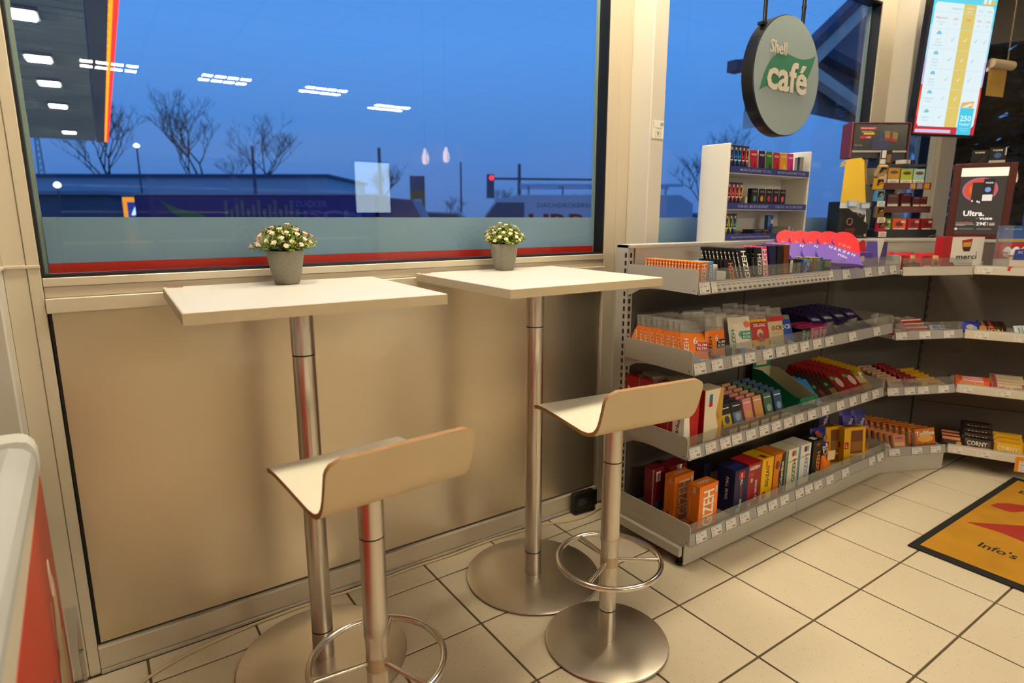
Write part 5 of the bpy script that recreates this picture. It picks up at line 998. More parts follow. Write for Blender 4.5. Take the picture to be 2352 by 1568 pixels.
for i, (x, w_, h, b) in enumerate(((.018, .045, .066, 0), (.083, .066, .070, 0), (.158, .066, .076, -3), (.220, .040, .056, 0), (.264, .038, .056, 1))): cig(x, LV[0], w_, h, '4a1018', [('r', 'F', .05, .95, 0, .18, P_('e0dcd0')), ('t', 'F', 'MOODS', .5, .85, .007, P_('a07a50'), 0, w_*.6), ('r', 'F', 0, 1, .20, .27, P_('d8702a') if b == 1 else P_('8a6a3a'))], '%s dark red cigar pack from the left on the middle level of the cigar shelf' % ORD[i], rz=R_(b*-4))
for i, (x, w_, c, nm) in enumerate(((.060, .056, '4aa82a', 'green'), (.137, .080, 'e0561a', 'orange'), (.220, .070, 'a81828', 'red'), (.298, .066, '8a1422', 'dark red'))): cig(x, .046, w_, .062, c, [('r', 'F', .1, .9, 0, .12, P_('e0dcd0')), ('e', 'F', .5, .5, w_*.28, .014, P_('6a2a14')), ('r', 'F', .6, .9, .6, .8, P_('d8c8a8'))], nm+' cigar pack on the lowest level of the cigar shelf')
p = CO+Matrix.Rotation(CA, 3, 'Z') @ V((.020, -.008, LV[2]+.0006)); carton('cigarette_pack', 'upright white and navy cigarette pack on top of the cigar shelf', 'cigarettes', .055, .022, .075, P_('d8d4c8'), p, CA+R_(-20), 0, [('r', 'F', .48, 1, 0, 1, P_('1a1614')), ('r', 'F', .55, .95, .1, .7, P_('7a5a40')), ('r', 'F', 0, .48, .36, .44, NAVYP), ('r', 'F', 0, .1, .44, 1, NAVYP)])
p = CO+Matrix.Rotation(CA, 3, 'Z') @ V((.135, -.008, LV[2]+.0006)); carton('cigarette_pack', 'fallen white and navy cigarette pack on top of the cigar shelf', 'cigarettes', .088, .055, .022, P_('d8d0c0'), p, CA+R_(24), 0, [('r', 'F', .55, 1, 0, 1, NAVYP), ('r', 'F', .7, .8, .2, .8, REDP), ('r', 'T', .6, 1, 0, 1, NAVYP), ('r', 'F', .22, .30, 0, 1, NAVYP)])
# illuminated poster box
LA = FRM['r'][1]
t = thing('light_box', 'dark red framed illuminated vape poster on the counter board', 'light box', (3.036, -.476, ZB), LA)
LW, LH = .272, .400
FR_ = mt((.085, .018, .012), .4)
part('frame', t, lambda g: (g.bx(0, .034, -.02, .03, 0, LH, FR_, .003), g.bx(LW-.034, LW, -.02, .03, 0, LH, FR_, .003), g.bx(.034, LW-.034, -.02, .03, LH-.022, LH, FR_, .003), g.bx(.034, LW-.034, -.02, .03, 0, .03, FR_, .003)))
EM = lambda c, e_: mt(c, .4, emit=e_, own=True)
part('lit_header', t, lambda g: g.bx(.034, LW-.034, -.012, -.008, LH-.068, LH-.023, EM((1, .90, .66), 1.1)))
def post(g):
    x0, x1 = .034, LW-.034; cx = (x0+x1)/2-.01
    g.bx(x0, x1, -.010, -.006, .03, LH-.068, EM((.060, .047, .040), .7))
    N = 20
    for k, (a, b, c) in enumerate(((.078, .064, (.55, .16, .30)), (.070, .056, (.80, .10, .04)), (.048, .040, (.95, .17, .03)))):
        pts_ = [V((cx+a*math.cos(2*math.pi*q/24), -.0104-.0004*k, max(-1, min(1, math.sin(2*math.pi*q/24)))*b+.262)) for q in range(24)]
        pts_ = [V((p.x, p.y, min(p.z, LH-.069))) for p in pts_]; g.add(pts_, [tuple(range(24))], EM(c, .8))
    g.bx(cx-.035, cx+.018, -.0125, -.0120, .190, .300, EM((.035, .028, .025), .6)); g.bx(cx+.012, cx+.060, -.0132, -.0127, .200, .318, EM((.022, .018, .017), .6))
    g.text('vuse', (cx+.036, -.0136, .300), (1, 0, 0), (0, 0, 1), .012, EM((.9, .85, .75), .9), .034, .02); g.ell((cx+.034, -.0136, .262), (1, 0, 0), (0, 0, 1), .014, .014, EM((.22, .35, .75), .9), 8)
    g.bx(cx+.014, cx+.057, -.0138, -.0134, .203, .236, EM((.95, .85, .72), .9))
    for (x, z) in ((-.028, .203), (-.005, .20), (.004, .196)): g.ell((cx+x, -.0130, z), (1, 0, 0), (0, 0, 1), .004, .006, EM((.95, .9, .8), .9), 8)
    WHE = EM((1, .90, .74), 1.0)
    g.text('Ultra.', (cx-.012, -.0112, .138), (1, 0, 0), (0, 0, 1), .028, WHE, .094, .03); g.text('by', (cx+.005, -.0112, .112), (1, 0, 0), (0, 0, 1), .008, EM((.5, .42, .36), .9)); g.text('vuse', (cx+.043, -.0112, .112), (1, 0, 0), (0, 0, 1), .017, WHE, .058, .03)
    g.text('29€', (cx+.027, -.0112, .082), (1, 0, 0), (0, 0, 1), .017, WHE, .044, .02); g.bx(cx+.054, cx+.056, -.0112, -.0108, .074, .09, WHE); g.text('statt', (cx+.074, -.0112, .086), (1, 0, 0), (0, 0, 1), .008, WHE, .024); g.bx(cx+.062, cx+.086, -.0112, -.0108, .074, .079, EM((.9, .6, .4), .9))
    g.text('LAUNCH-SPECIAL', (cx-.048, -.0112, .088), (1, 0, 0), (0, 0, 1), .008, EM((.85, .25, .12), .9), .076); g.bx(cx-.086, cx-.004, -.0112, -.0108, .078, .081, EM((.6, .52, .44), .8)); g.bx(cx-.086, cx-.044, -.0112, -.0108, .072, .075, EM((.6, .52, .44), .8))
    g.ell((cx-.082, -.0112, .054), (1, 0, 0), (0, 0, 1), .007, .007, EM((.9, .55, .42), .9), 12); g.bx(cx-.07, cx-.005, -.0112, -.0108, .052, .056, EM((.3, .25, .22), .8)); g.bx(cx+.01, cx+.075, -.0112, -.0108, .052, .056, EM((.3, .25, .22), .8))
part('poster', t, post)
for i, s_ in enumerate((.105, .180)):
    p = V((3.036, -.476, ZB+LH+.0008))+Matrix.Rotation(LA, 3, 'Z') @ V((s_, .004, 0))
    carton('vape_pack', ['black vape pack with grey sheen on the light box', 'black vape pack with blue emblem on the light box'][i], 'vape pack', .070, .03, .066 if i == 0 else .076, P_('141210'), p, LA, 0, [('t', 'F', 'vuse', .45, .86, .012, P_('d8cdb8'), 0, .044)]+([('e', 'F', .5, .48, .016, .014, P_('3a5a9a')), ('r', 'F', 0, 1, 0, .16, P_('b0a89a')), ('r', 'F', .92, 1, .5, 1, P_('c8c0b0'))] if i else [('p', 'F', [(.35, 0), (.9, .6), (.6, .1)], P_('3a322a'))]))
t = thing('blue_display', 'tall blue display box with white top cut by the right edge', 'display box', (3.190, -.800, ZB), LA)
part('box', t, lambda g: g.bx(-.02, .20, -.02, .06, 0, .30, P_('1650a8'), .002)); part('top_card', t, lambda g: (g.bx(-.004, .20, -.0, .05, .3005, .345, P_('c9b9a4'), .002), g.bx(.004, .20, .002, .01, .345, .40, P_('d8cabb'))))
g = G(); g.tube([(3.02, -.40, ZB+.006), (3.06, -.395, ZB+.012), (3.045, -.42, ZB+.018), (3.07, -.44, ZB+.010), (3.03, -.43, ZB+.005), (3.10, -.40, ZB+.006)], .002, 5, P_('8a7a60')); tag(g.obj('wire'), 'thin wire coil on the board left of the light box', 'wire')
# ---------------------------------------------------------------- hanging signs and screen
t = thing('cafe_sign', 'round grey hanging sign with green leaf and raised cafe lettering', 'sign', (1.672, -.300, 1.905))
SGF = mt((.34, .43, .46), .5, 0, .02, 4); SGB = mt('0c0c0e', .3)
RS = .247; TH = .055
def ring(g):
    pr = [(RS-.006, 0), (RS, .003), (RS, TH), (RS-.006, TH+.003)]
    for k in range(3):
        for i in range(72):
            a, b = 2*math.pi*i/72, 2*math.pi*(i+1)/72
            g.add([V((pr[k][0]*math.cos(a), pr[k][1], pr[k][0]*math.sin(a))), V((pr[k][0]*math.cos(b), pr[k][1], pr[k][0]*math.sin(b))), V((pr[k+1][0]*math.cos(b), pr[k+1][1], pr[k+1][0]*math.sin(b))), V((pr[k+1][0]*math.cos(a), pr[k+1][1], pr[k+1][0]*math.sin(a)))], [(0, 3, 2, 1)], SGB, True)
part('rim', t, ring)
LEAFM = mt((.05, .24, .15), .5); LETT = mt((.80, .74, .66), .4)
def qb(p0, p1, p2, n=10): return [((1-k/n)**2*p0[0]+2*(1-k/n)*k/n*p1[0]+(k/n)**2*p2[0], (1-k/n)**2*p0[1]+2*(1-k/n)*k/n*p1[1]+(k/n)**2*p2[1]) for k in range(n)]
leaf = qb((-.185, -.088), (-.13, -.055), (-.02, -.070))+qb((-.02, -.070), (.13, -.098), (.19, .075))+qb((.19, .075), (.12, .040), (.02, .052))+qb((.02, .052), (-.14, .085), (-.185, -.088)); leaf = [(x*1.06, z*1.15+.026) for x, z in leaf]
for sd in (0, 1):
    y = -.0006 if sd == 0 else TH+.0036; rr = (1, 0, 0) if sd == 0 else (-1, 0, 0); s_ = -1 if sd == 0 else 1
    f_ = part('face', t, lambda g: g.add([V((RS*.985*math.cos(2*math.pi*i/72), y, RS*.985*math.sin(2*math.pi*i/72))) for i in range(72)], [tuple(range(72)) if sd == 0 else tuple(range(72))[::-1]], SGF))
    part('leaf', f_, lambda g: g.add([V((rr[0]*x, y+s_*.0012, z)) for x, z in leaf], [tuple(range(len(leaf)))], LEAFM))
    part('lettering', f_, lambda g: [(g.text('café', V((rr[0]*-.004, y+s_*d_, .002)), rr, (0, 0, 1), .125, LETT, .300, .022), g.text('Shell', V((rr[0]*-.088, y+s_*d_, .108)), rr, (0, 0, 1), .054, LETT, .118, .004)) for d_ in (.0025, .006)])
for x in (-.155, .125):
    part('hanging_rod', t, lambda g: (g.cyl((x, TH/2, math.sqrt(RS*RS-x*x)-.01), (x, TH/2, .91), .0085, n=12, m=SGB), g.cyl((x, TH/2, .30), (x, TH/2, .312), .0105, n=12, m=SGB), g.bx(x-.03, x+.03, TH/2-.012, TH/2+.012, math.sqrt(RS*RS-x*x)-.006, math.sqrt(RS*RS-x*x)+.006, SGB)))
# portrait screen
SA = R_(-21)
t = thing('info_screen', 'tall bright portrait screen showing a car wash price table', 'screen', (3.030, -.240, 1.766), SA); t.rotation_euler = (R_(2.5), 0, SA)
SW, SHt = .452, .815
part('bezel', t, lambda g: (g.bx(0, SW, .004, .05, 0, SHt, mt('0a0a0c', .3), .004), g.bx(-.012, 0, .01, .03, .10, .15, mt('0a0a0c', .4))))
def disp(g):
    x0, x1, z0, z1 = .010, SW-.010, .012, SHt-.010; Wd = x1-x0; Hd = z1-z0
    E_ = lambda c, e_=.92: mt(c, .3, emit=e_, own=True)
    q = lambda a, b, c, d, m, l=0: g.quad((x0+Wd*a, .003-.0004*l, z0+Hd*c), (x0+Wd*b, .003-.0004*l, z0+Hd*c), (x0+Wd*b, .003-.0004*l, z0+Hd*d), (x0+Wd*a, .003-.0004*l, z0+Hd*d), m)
    tx = lambda s, a, b, h, m, wd=None, bold=0: g.text(s, (x0+Wd*a, .0008, z0+Hd*b), (1, 0, 0), (0, 0, 1), h, m, wd, bold)
    CY = E_((.12, .74, .95)); WH = E_((.82, .96, 1.0)); LBc = E_((.40, .68, .95)); YL = E_((.80, .62, .16)); RD = E_((.62, .03, .05)); TC = E_((.20, .62, .78)); TR = E_((.60, .02, .14)); PU = E_((.55, .50, .85))
    q(0, 1, .72, 1, CY); q(0, 1, .50, .72, E_((.45, .78, .98))); q(0, 1, .33, .50, PU); q(0, 1, .285, .33, E_((.75, .03, .02))); q(0, 1, .12, .285, E_((.85, .10, .05))); q(0, 1, 0, .12, RD)
    pl_ = [(.06, .05), (.94, .05), (.97, .07), (.97, .84), (.94, .862), (.06, .862), (.03, .84), (.03, .07)]
    g.add([V((x0+Wd*a, .0024, z0+Hd*b)) for a, b in pl_], [tuple(range(8))], WH)
    q(.48, .68, .05, .862, YL, 2)
    for z in (.80, .695, .565, .435, .305, .18): q(.03, .97, z-.0012, z+.0012, E_((.55, .85, .92)), 3)
    for x in (.28, .48, .68, .83): q(x-.001, x+.001, .05, .862, E_((.55, .85, .92)), 3)
    q(.04, .38, .905, 1, E_((.85, .93, .98)), 2); tx('Shell', .13, .970, .014, TR, None, .01); tx('Car Wash', .21, .940, .020, TC, .135)
    tx('Geschenkt!', .58, .950, .024, E_((.02, .35, .50)), .165, .01); q(.47, .72, .900, .905, TC, 2); q(.47, .72, .888, .893, TC, 2)
    for x, s in ((.38, 'PREMIUM'), (.755, 'PLUS'), (.90, 'BASIS')): tx(s, x, .826, .010, TC, None if s != 'PREMIUM' else .07)
    tx('SAISON', .58, .835, .010, WH); tx('Angebot', .58, .815, .008, WH)
    tx('PREIS IN €', .155, .762, .009, TR, .075); tx('in ClubSmart', .155, .738, .007, TC, .06); tx('Punkten', .155, .722, .007, TC)
    for x, s, s2 in ((.38, '20,00', '1.499'), (.58, '17,00', '1.299'), (.755, '14,00', '999'), (.90, '11,00', '799')): tx(s, x, .762, .010, TR); tx(s2, x, .730, .008, TC)
    for z, ls, n in ((.63, ('AKTIV-', 'SCHAUM', '& TROCKNEN'), 4), (.50, ('INTENSIV-', 'WÄSCHE', 'inkl. Felgen'), 3), (.37, ('KONSER-', 'VIERUNG', '& SCHUTZ'), 3), (.243, ('UNTERBODEN-', 'WÄSCHE'), 2), (.115, ('PREMIUM-', 'GLANZ'), 1)):
        cxx = x0+Wd*.155; cz = z0+Hd*(z+.035)
        g.prism([(-.016, -.006), (.016, -.006), (.017, .003), (.011, .005), (.008, .012), (-.008, .012), (-.011, .005), (-.017, .003)], (cxx, .0012, cz), (1, 0, 0), (0, 0, 1), .0004, TC)
        for k, s in enumerate(ls): tx(s, .155, z-.005-.019*k, .008, TC)
        for k in range(n):
            xx = x0+Wd*(.38, .58, .755, .90)[k]; zz = z0+Hd*z; m_ = WH if k == 1 else TC
            g.add([V((xx-.010, .001, zz)), V((xx-.003, .001, zz-.009)), V((xx+.013, .001, zz+.011)), V((xx+.011, .001, zz+.013)), V((xx-.003, .001, zz-.004)), V((xx-.008, .001, zz+.002))], [(0, 1, 4, 5), (1, 2, 3, 4)], m_)
    q(.70, .93, 0, .185, E_((.06, .66, .90)), 4); tx('250', .815, .115, .030, WH, .080, .02); tx('Punkte*', .815, .075, .017, WH, .075, .01); tx('Für Premium- oder', .815, .045, .006, WH, .07); tx('Saisonwäsche', .815, .030, .006, WH)
    g.prism([(.69, .185), (.89, .185), (.91, .235), (.71, .222)], (x0, .0004, z0), (Wd, 0, 0), (0, 0, Hd), .0004, E_((.85, .52, .12))); g.prism([(.71, .188), (.80, .190), (.90, .214), (.84, .216)], (x0, -.0002, z0), (Wd, 0, 0), (0, 0, Hd), .0003, WH)
    q(.02, .60, .008, .030, E_((.70, .62, .85)), 3)
    for x in (.80, .87): g.prism([(-.010, 0), (.010, 0), (.010, .045), (.004, .06), (-.004, .06), (-.010, .045)], (x0+Wd*x, .0006, z0+Hd*.875), (1, 0, 0), (0, 0, 1), .0004, WH); g.prism([(-.012, .06), (.004, .06), (.004, .07), (-.014, .068)], (x0+Wd*x, .0006, z0+Hd*.875), (1, 0, 0), (0, 0, 1), .0004, E_((.75, .85, .95)))
    g.tube([(x0+Wd*.93, .0004, z0+Hd*.90), (x0+Wd*.945, .0004, z0+Hd*.915), (x0+Wd*.955, .0004, z0+Hd*.935), (x0+Wd*.94, .0004, z0+Hd*.945), (x0+Wd*.925, .0004, z0+Hd*.935)], .004, 5, E_((.75, .55, .32)))
    g.prism([(.74, .868), (.90, .862), (.99, .885), (.95, .895), (.78, .89)], (x0, .0010, z0), (Wd, 0, 0), (0, 0, Hd), .0003, E_((.75, .60, .10)))
part('display', t, disp)
part('ceiling_mount', t, lambda g: g.cyl((SW/2, .045, SHt-.02), (SW/2, .045, 1.05), .018, n=14, m=mt('151515', .4)))
# yellow banner roll hanging by a chain
t = thing('banner_roll', 'yellow paper banner with a beige roll hanging behind the screen', 'banner', (3.500, -.420, 2.00), R_(-14))
part('sheet', t, lambda g: g.bx(-.02, .135, 0, .0015, 0, .150, mt((.45, .27, .05), .7)))
part('roll', t, lambda g: g.cyl((-.02, -.005, .175), (.165, -.005, .175), .026, n=20, m=mt((.55, .42, .28), .7)))
part('lettering', t, lambda g: g.text('Shell', (.045, -.0006, .075), (-1, 0, 0), (0, 0, 1), .036, mt((.42, .20, .04), .7), .085))
part('chain', t, lambda g: [g.tube([(.120+.004*math.cos(a)*(q % 2), -.005+.004*math.cos(a)*((q+1) % 2), .205+.016*q+.010*math.sin(a)) for a in [k*1.05 for k in range(6)]], .0013, 4, mt((.35, .28, .15), .4, .8), True) for q in range(38)])
# things behind the camera that the window mirrors
BULB = mt((1.0, .62, .30), .4, emit=14)
def pendant(loc, label):
    t = thing('pendant_lamp', label, 'pendant lamp', loc, 0, 'wire globe pendant lamps')
    part('cord', t, lambda g: g.cyl((0, 0, .14), (0, 0, 2.815-loc[2]), .004, n=8, m=RUBBER)); part('socket', t, lambda g: g.cyl((0, 0, .075), (0, 0, .14), .018, n=14, m=CHROME)); part('bulb', t, lambda g: g.lathe([(0, -.045), (.02, -.035), (.028, -.005), (.024, .03), (.012, .06), (.010, .076)], 16, BULB))
    part('wire_globe', t, lambda g: [g.tube([(.13*math.sin(b)*math.cos(a), .13*math.sin(b)*math.sin(a), .13*math.cos(b)) for b in [.12+k*.24 for k in range(13)]], .0028, 5, mt((.55, .22, .10), .4, .6)) for a in [k*math.pi/8 for k in range(16)]])
pendant((1.30, -2.35, 1.74), 'left wire globe pendant lamp mirrored in the big window'); pendant((1.52, -2.42, 1.77), 'right wire globe pendant lamp mirrored in the big window')
t = thing('bottle_fridge', 'tall glass door bottle fridge at the back of the shop, mirrored faintly', 'fridge', (-1.2, -8.18, 0))
FD = mt((.10, .10, .11), .4)
part('cabinet', t, lambda g: (g.bx(0, 4.2, 0, .06, 0, 2.1, FD), g.bx(0, 4.2, .06, .62, 0, .2, FD), g.bx(0, 4.2, .06, .62, 1.95, 2.1, FD), [g.bx(q*1.05, q*1.05+.05, .06, .62, .2, 1.95, FD) for q in range(5)]))
for z in (.55, .95, 1.35, 1.68): part('fridge_shelf', t, lambda g: g.bx(.05, 4.15, .08, .58, z, z+.02, LAMPF))
t = thing('wall_screen', 'white lit menu screen at the back of the shop, mirrored in the window', 'screen', (1.58, -4.6, 1.05), 0)
part('panel', t, lambda g: (g.bx(-.02, .42, -.05, 0, .28, .86, RUBBER), g.bx(0, .40, 0, .004, .30, .84, mt((.75, .92, 1.0), .4, emit=9, own=True)))); part('stand', t, lambda g: (g.bx(.17, .23, -.05, -.01, -1.0, .30, RUBBER), g.bx(.02, .38, -.20, .16, -1.05, -1.02, RUBBER)))
t = thing('red_shelf_block', 'red fronted shop shelf behind the camera, mirrored on the steel posts', 'shelf unit', (-2.6, -2.6, 0), 0)
part('carcass', t, lambda g: g.bx(-.4, 0, -1.2, 1.2, .0, 1.7, LAMPF)); part('red_front', t, lambda g: g.bx(0, .02, -1.15, 1.15, .1, 1.6, mt((.5, .04, .03), .5)))
# ---------------------------------------------------------------- outside
g = G(); g.bx(-80, 120, .1, 160, -.3, -.15, mt((.30, .30, .29), .7, 0, .2, 1)); tag(g.obj('forecourt_ground'), kind='structure')
# filling station canopy
t = thing('station_canopy', 'dark ribbed forecourt canopy with red lit edge at upper left', 'canopy', (0, 0, 0))
DECK = mt((.85, .82, .58), .6, 0, .3, 1.2, 0, 0, 0, (.3, 9, 1)); DECK2 = mt((.40, .42, .38), .6)
E0, E1 = V((-.30, 7.0)), V((.285, 31.2)); dv = (E1-E0); LE = dv.length; an = math.atan2(dv.y, dv.x)-math.pi/2
cn = thing('canopy_deck', None, None, (E0.x, E0.y, 4.5), an); cn.parent = t
part('soffit', cn, lambda g: g.bx(-14, -.32, 0, LE, .0, .5, DECK))
for q in range(60): part('soffit_rib', cn, lambda g: g.bx(-14, -.32, q*LE/60, q*LE/60+.05, -.02, .0, DECK))
part('edge_beam', cn, lambda g: g.bx(-.30, -.0, 0, LE, -.05, .6, DECK2))
ORG = mt((1.0, .30, .01), .5, emit=1.6); REDL = mt((1.0, .030, .02), .5, emit=1.5)
part('red_light_band', cn, lambda g: g.bx(.064, .140, 0, LE, -.02, .55, REDL))
part('yellow_light_band', cn, lambda g: g.bx(.052, .0635, 0, LE, -.03, .3, ORG))
for q in range(44):
    y = .5+q*.55
    part('light_bracket', cn, lambda g: g.prism([(0, -.16), (.0515, -.05), (.0515, .05), (0, .16)], (.0, y, 0), (1, 0, 0), (0, 1, 0), .03, ORG))
CLAMP = mt((.90, .95, 1.0), .5, emit=55)
for x, y in ((-1.362, 11.13), (-1.276, 14.48), (-1.193, 17.3), (-1.114, 21.0), (-.93, 27.8)):
    p = Matrix.Rotation(-an, 2) @ (V((x, y))-E0)
    l = part('canopy_lamp', cn, lambda g: (g.bx(p.x-.24, p.x+.24, p.y-.34, p.y+.34, -.07, 0, DECK2)))
    part('led_panel', l, lambda g: [g.bx(p.x-.2+.1*q, p.x-.2+.1*q+.085, p.y-.27, p.y+.27, -.085, -.07, CLAMP) for q in range(4)])
for x, y in ((-4.5, 12), (-4.5, 24)):
    p = Matrix.Rotation(-an, 2) @ (V((x, y))-E0)
    part('canopy_column', cn, lambda g: g.bx(p.x-.2, p.x+.2, p.y-.2, p.y+.2, -4.65, 0, DECK2))
# trees without leaves
BARK = mt((.028, .024, .024), .9)
def bare_tree(loc, h, label, seed, spread=.55, depth=5, twig=1.0, cat='tree'):
    rnd = random.Random(seed); g = G()
    def br(p, d, L, r, n):
        pts = [p]; q = p; dd = d
        for k in range(3):
            dd = (dd+V((rnd.uniform(-.12, .12), rnd.uniform(-.12, .12), rnd.uniform(-.02, .14)))).normalized(); q = q+dd*L/3; pts.append(q)
        g.tube(pts, r, 3 if n < 4 else 5, BARK, caps=False, rads=[r, r*.85, r*.7, r*.55])
        if n <= 0: return
        for k in range(3 if n > 1 else 4):
            a = rnd.uniform(0, 6.283); up_ = rnd.uniform(.5, 1.0)
            nd = (dd*up_+V((math.cos(a), math.sin(a), rnd.uniform(0, .5)))*spread).normalized()
            br(pts[rnd.choice((2, 3, 3))], nd, L*rnd.uniform(.62, .82), r*.6, n-1)
    t = thing('bare_tree', label, cat, loc, 0, 'bare trees outside')
    br(V((0, 0, 0)), V((0, 0, 1)), h*.27, h*.013, depth); g.obj('branches', t)
bare_tree((2.2, 70, -.15), 15.5, 'tall bare tree behind the street lamp beyond the canopy edge', 3, .48, 6)
bare_tree((9.4, 66, -.15), 15.0, 'tall bare tree just right of the street lamp', 8, .5, 6)
bare_tree((14.2, 61, -.15), 12.5, 'bare round tree right of the street lamp, over the flat roof', 5, .62, 6)
bare_tree((22.6, 55, -.15), 9.6, 'smaller bare tree beside a dark mast', 11, .62, 5)
for i, (x, y, h, lb) in enumerate(((29, 52, 5.4, 'left'), (34.5, 50, 6.0, 'middle'), (40.5, 47, 5.6, 'right'), (52, 33, 6.4, 'rightmost'))):
    bare_tree((x, y, -.15), h, '%s bushy dusk tree on the skyline right of the pylon sign' % lb, 20+i, .75, 5)
bare_tree((19, 14, -.15), 6.2, 'dark bare tree outside behind the cigar display', 31, .65, 5)
NEED = [mt(c, .9) for c in ((.010, .016, .016), (.016, .024, .022), (.006, .010, .012))]
def fir(loc, h, r, label, seed):
    rnd = random.Random(seed); t = thing('evergreen_tree', label, 'tree', loc, 0, 'dark evergreens outside the right glazing')
    part('trunk', t, lambda g: g.cyl((0, 0, 0), (0, 0, h*.9), .14, .05, 8, BARK))
    def lv(g):
        for k in range(5200):
            z = rnd.uniform(.4, h); R0 = r*(1-.75*(z/h)**1.5)*math.sqrt(rnd.random()); a = rnd.uniform(0, 6.283); c = V((R0*math.cos(a), R0*math.sin(a), z)); d = V((math.cos(a), math.sin(a), rnd.uniform(-.6, .3))).normalized(); sd = d.cross(V((rnd.uniform(-.3, .3), rnd.uniform(-.3, .3), 1))).normalized(); L = rnd.uniform(.26, .50)
            g.add([c, c+d*L*.5-sd*L*.22, c+d*L, c+d*L*.5+sd*L*.22], [(0, 1, 2, 3)], rnd.choice(NEED))
    tag(part('foliage', t, lv), kind='stuff')
for i, (x, y, h, r) in enumerate(((8.6, .95, 5.6, .9), (8.9, -.3, 6.0, 1.05), (8.2, -1.5, 5.4, 1.0), (9.6, -2.6, 6.0, 1.3))): fir((x, y, -.15), h, r, 'dark evergreen tree outside the right glazing, %s from the left' % ORD[i], 60+i)
# buildings
BW = mt((.55, .58, .66), .8, 0, .08, .5); BD = mt((.10, .12, .18), .7); BM = mt((.26, .30, .38), .8)
def building(loc, rz, label, parts_):
    t = thing('building', label, 'building', loc, rz)
    for nm, b, m in parts_: part(nm, t, lambda g: g.bx(*b, m))
building((-8.5, 57.5, -.15), R_(-34.5), 'long flat roofed hall with pale fascia behind the trees', [('wall', (0, 26, 0, 10, 0, 3.0), BM), ('roof_fascia', (-.6, 27, -.6, 11, 3.0, 4.15), BW), ('roof', (-.9, 27.3, -.9, 11, 4.15, 4.32), BD), ('canopy_slab', (-1, 26, -2.5, -.7, 2.3, 2.75), BD)] + [('window', (2+q*3.2, 4.6+q*3.2, -.05, 0, .6, 2.2), BD) for q in range(7)])
building((-5.5, 43, -.15), R_(-34.5), 'low building with lit white frontage below the canopy', [('wall', (0, 7, 0, 5, 0, 2.6), BD), ('lit_front', (1.7, 3.2, -.06, 0, 1.2, 2.25), mt((.62, .74, .80), .5, emit=.35)), ('roof', (-.3, 7.3, -.3, 5.2, 2.6, 2.8), BM)])
# street lamps, masts
def lamp_post(x, y, h, label, lit=True, r=.07, cat='street lamp', name='street_lamp'):
    t = thing(name, label, cat, (x, y, -.15))
    part('pole', t, lambda g: g.cyl((0, 0, 0), (0, 0, h), r, r*.7, 10, BD))
    if lit: part('lamp_head', t, lambda g: g.lathe([(.05, h-.05), (.05+r*1.9, h+.03), (.05+r*1.5, h+.13), (.05, h+.20)], 12, mt((1.0, .93, .75), .5, emit=4)))
    return t
lamp_post(2.58, 46.4, 5.9, 'lit street lamp in front of the tall bare trees')
lamp_post(-1.65, 33.0, 2.75, 'small lit lamp over the low building at the window edge', r=.05)
lamp_post(11.46, 27.5, 4.75, 'dark stout mast right of the white reflected screen', False, .11, 'mast', 'mast')
lamp_post(8.76, 42.0, 5.95, 'dark thin mast beside the round bare tree', False, .13, 'mast', 'mast')
lamp_post(16.0, 27.4, 4.3, 'thin unlit street pole left of the pylon sign', False, .06, 'mast', 'mast')
lamp_post(13.6, 18.6, 3.5, 'dark pole behind the traffic lights', False, .09, 'mast', 'mast')
t = thing('lattice_mast', 'steel lattice mast at the left window edge', 'mast', (-3.6, 75, -.15))
def lat(g):
    for s_ in (-.35, .35): g.tube([(s_, 0, 0), (s_*.4, 0, 9.6)], .05, 5, BD)
    for q in range(16): z = .3+q*.58; f = 1-.6*z/9.6; f2 = 1-.6*(z+.58)/9.6; g.tube([(-.35*f, 0, z), (.35*f2, 0, z+.58)], .03, 4, BD); g.tube([(.35*f, 0, z), (-.35*f2, 0, z+.58)], .03, 4, BD)
part('lattice', t, lat)
t = thing('traffic_light', 'red traffic light on a long curved arm over the street', 'traffic light', (13.0, 19.8, -.15))
part('arm', t, lambda g: g.tube([(5.6, -3.4, 0), (5.6, -3.4, 2.2), (5.3, -3.2, 2.7), (4.4, -2.7, 2.95), (0, 0, 2.98)], .05, 6, BD))
part('signal_head', t, lambda g: g.bx(-.12, .12, -.1, .1, 2.2, 3.15, BD))
part('red_lens', t, lambda g: g.cyl((-.03, -.14, 3.0), (-.02, -.10, 3.0), .09, n=12, m=mt((1, .02, .02), .5, emit=3)))
t = thing('pylon_sign', 'grey and yellow pylon sign with a pale panel outside', 'sign', (12.84, 26.2, -.15), R_(-25))
part('pylon', t, lambda g: g.bx(-.36, .36, -.15, .15, 0, 3.4, BD)); part('yellow_panel', t, lambda g: g.bx(-.33, .33, -.17, -.151, .9, 2.7, mt((.20, .16, .03), .6))); part('pale_panel', t, lambda g: g.bx(-.2, .2, -.19, -.171, 1.9, 2.3, mt((.5, .55, .65), .6))); part('blue_panel', t, lambda g: g.bx(-.22, .22, -.19, -.171, 1.45, 1.65, mt((.05, .1, .5), .6)))
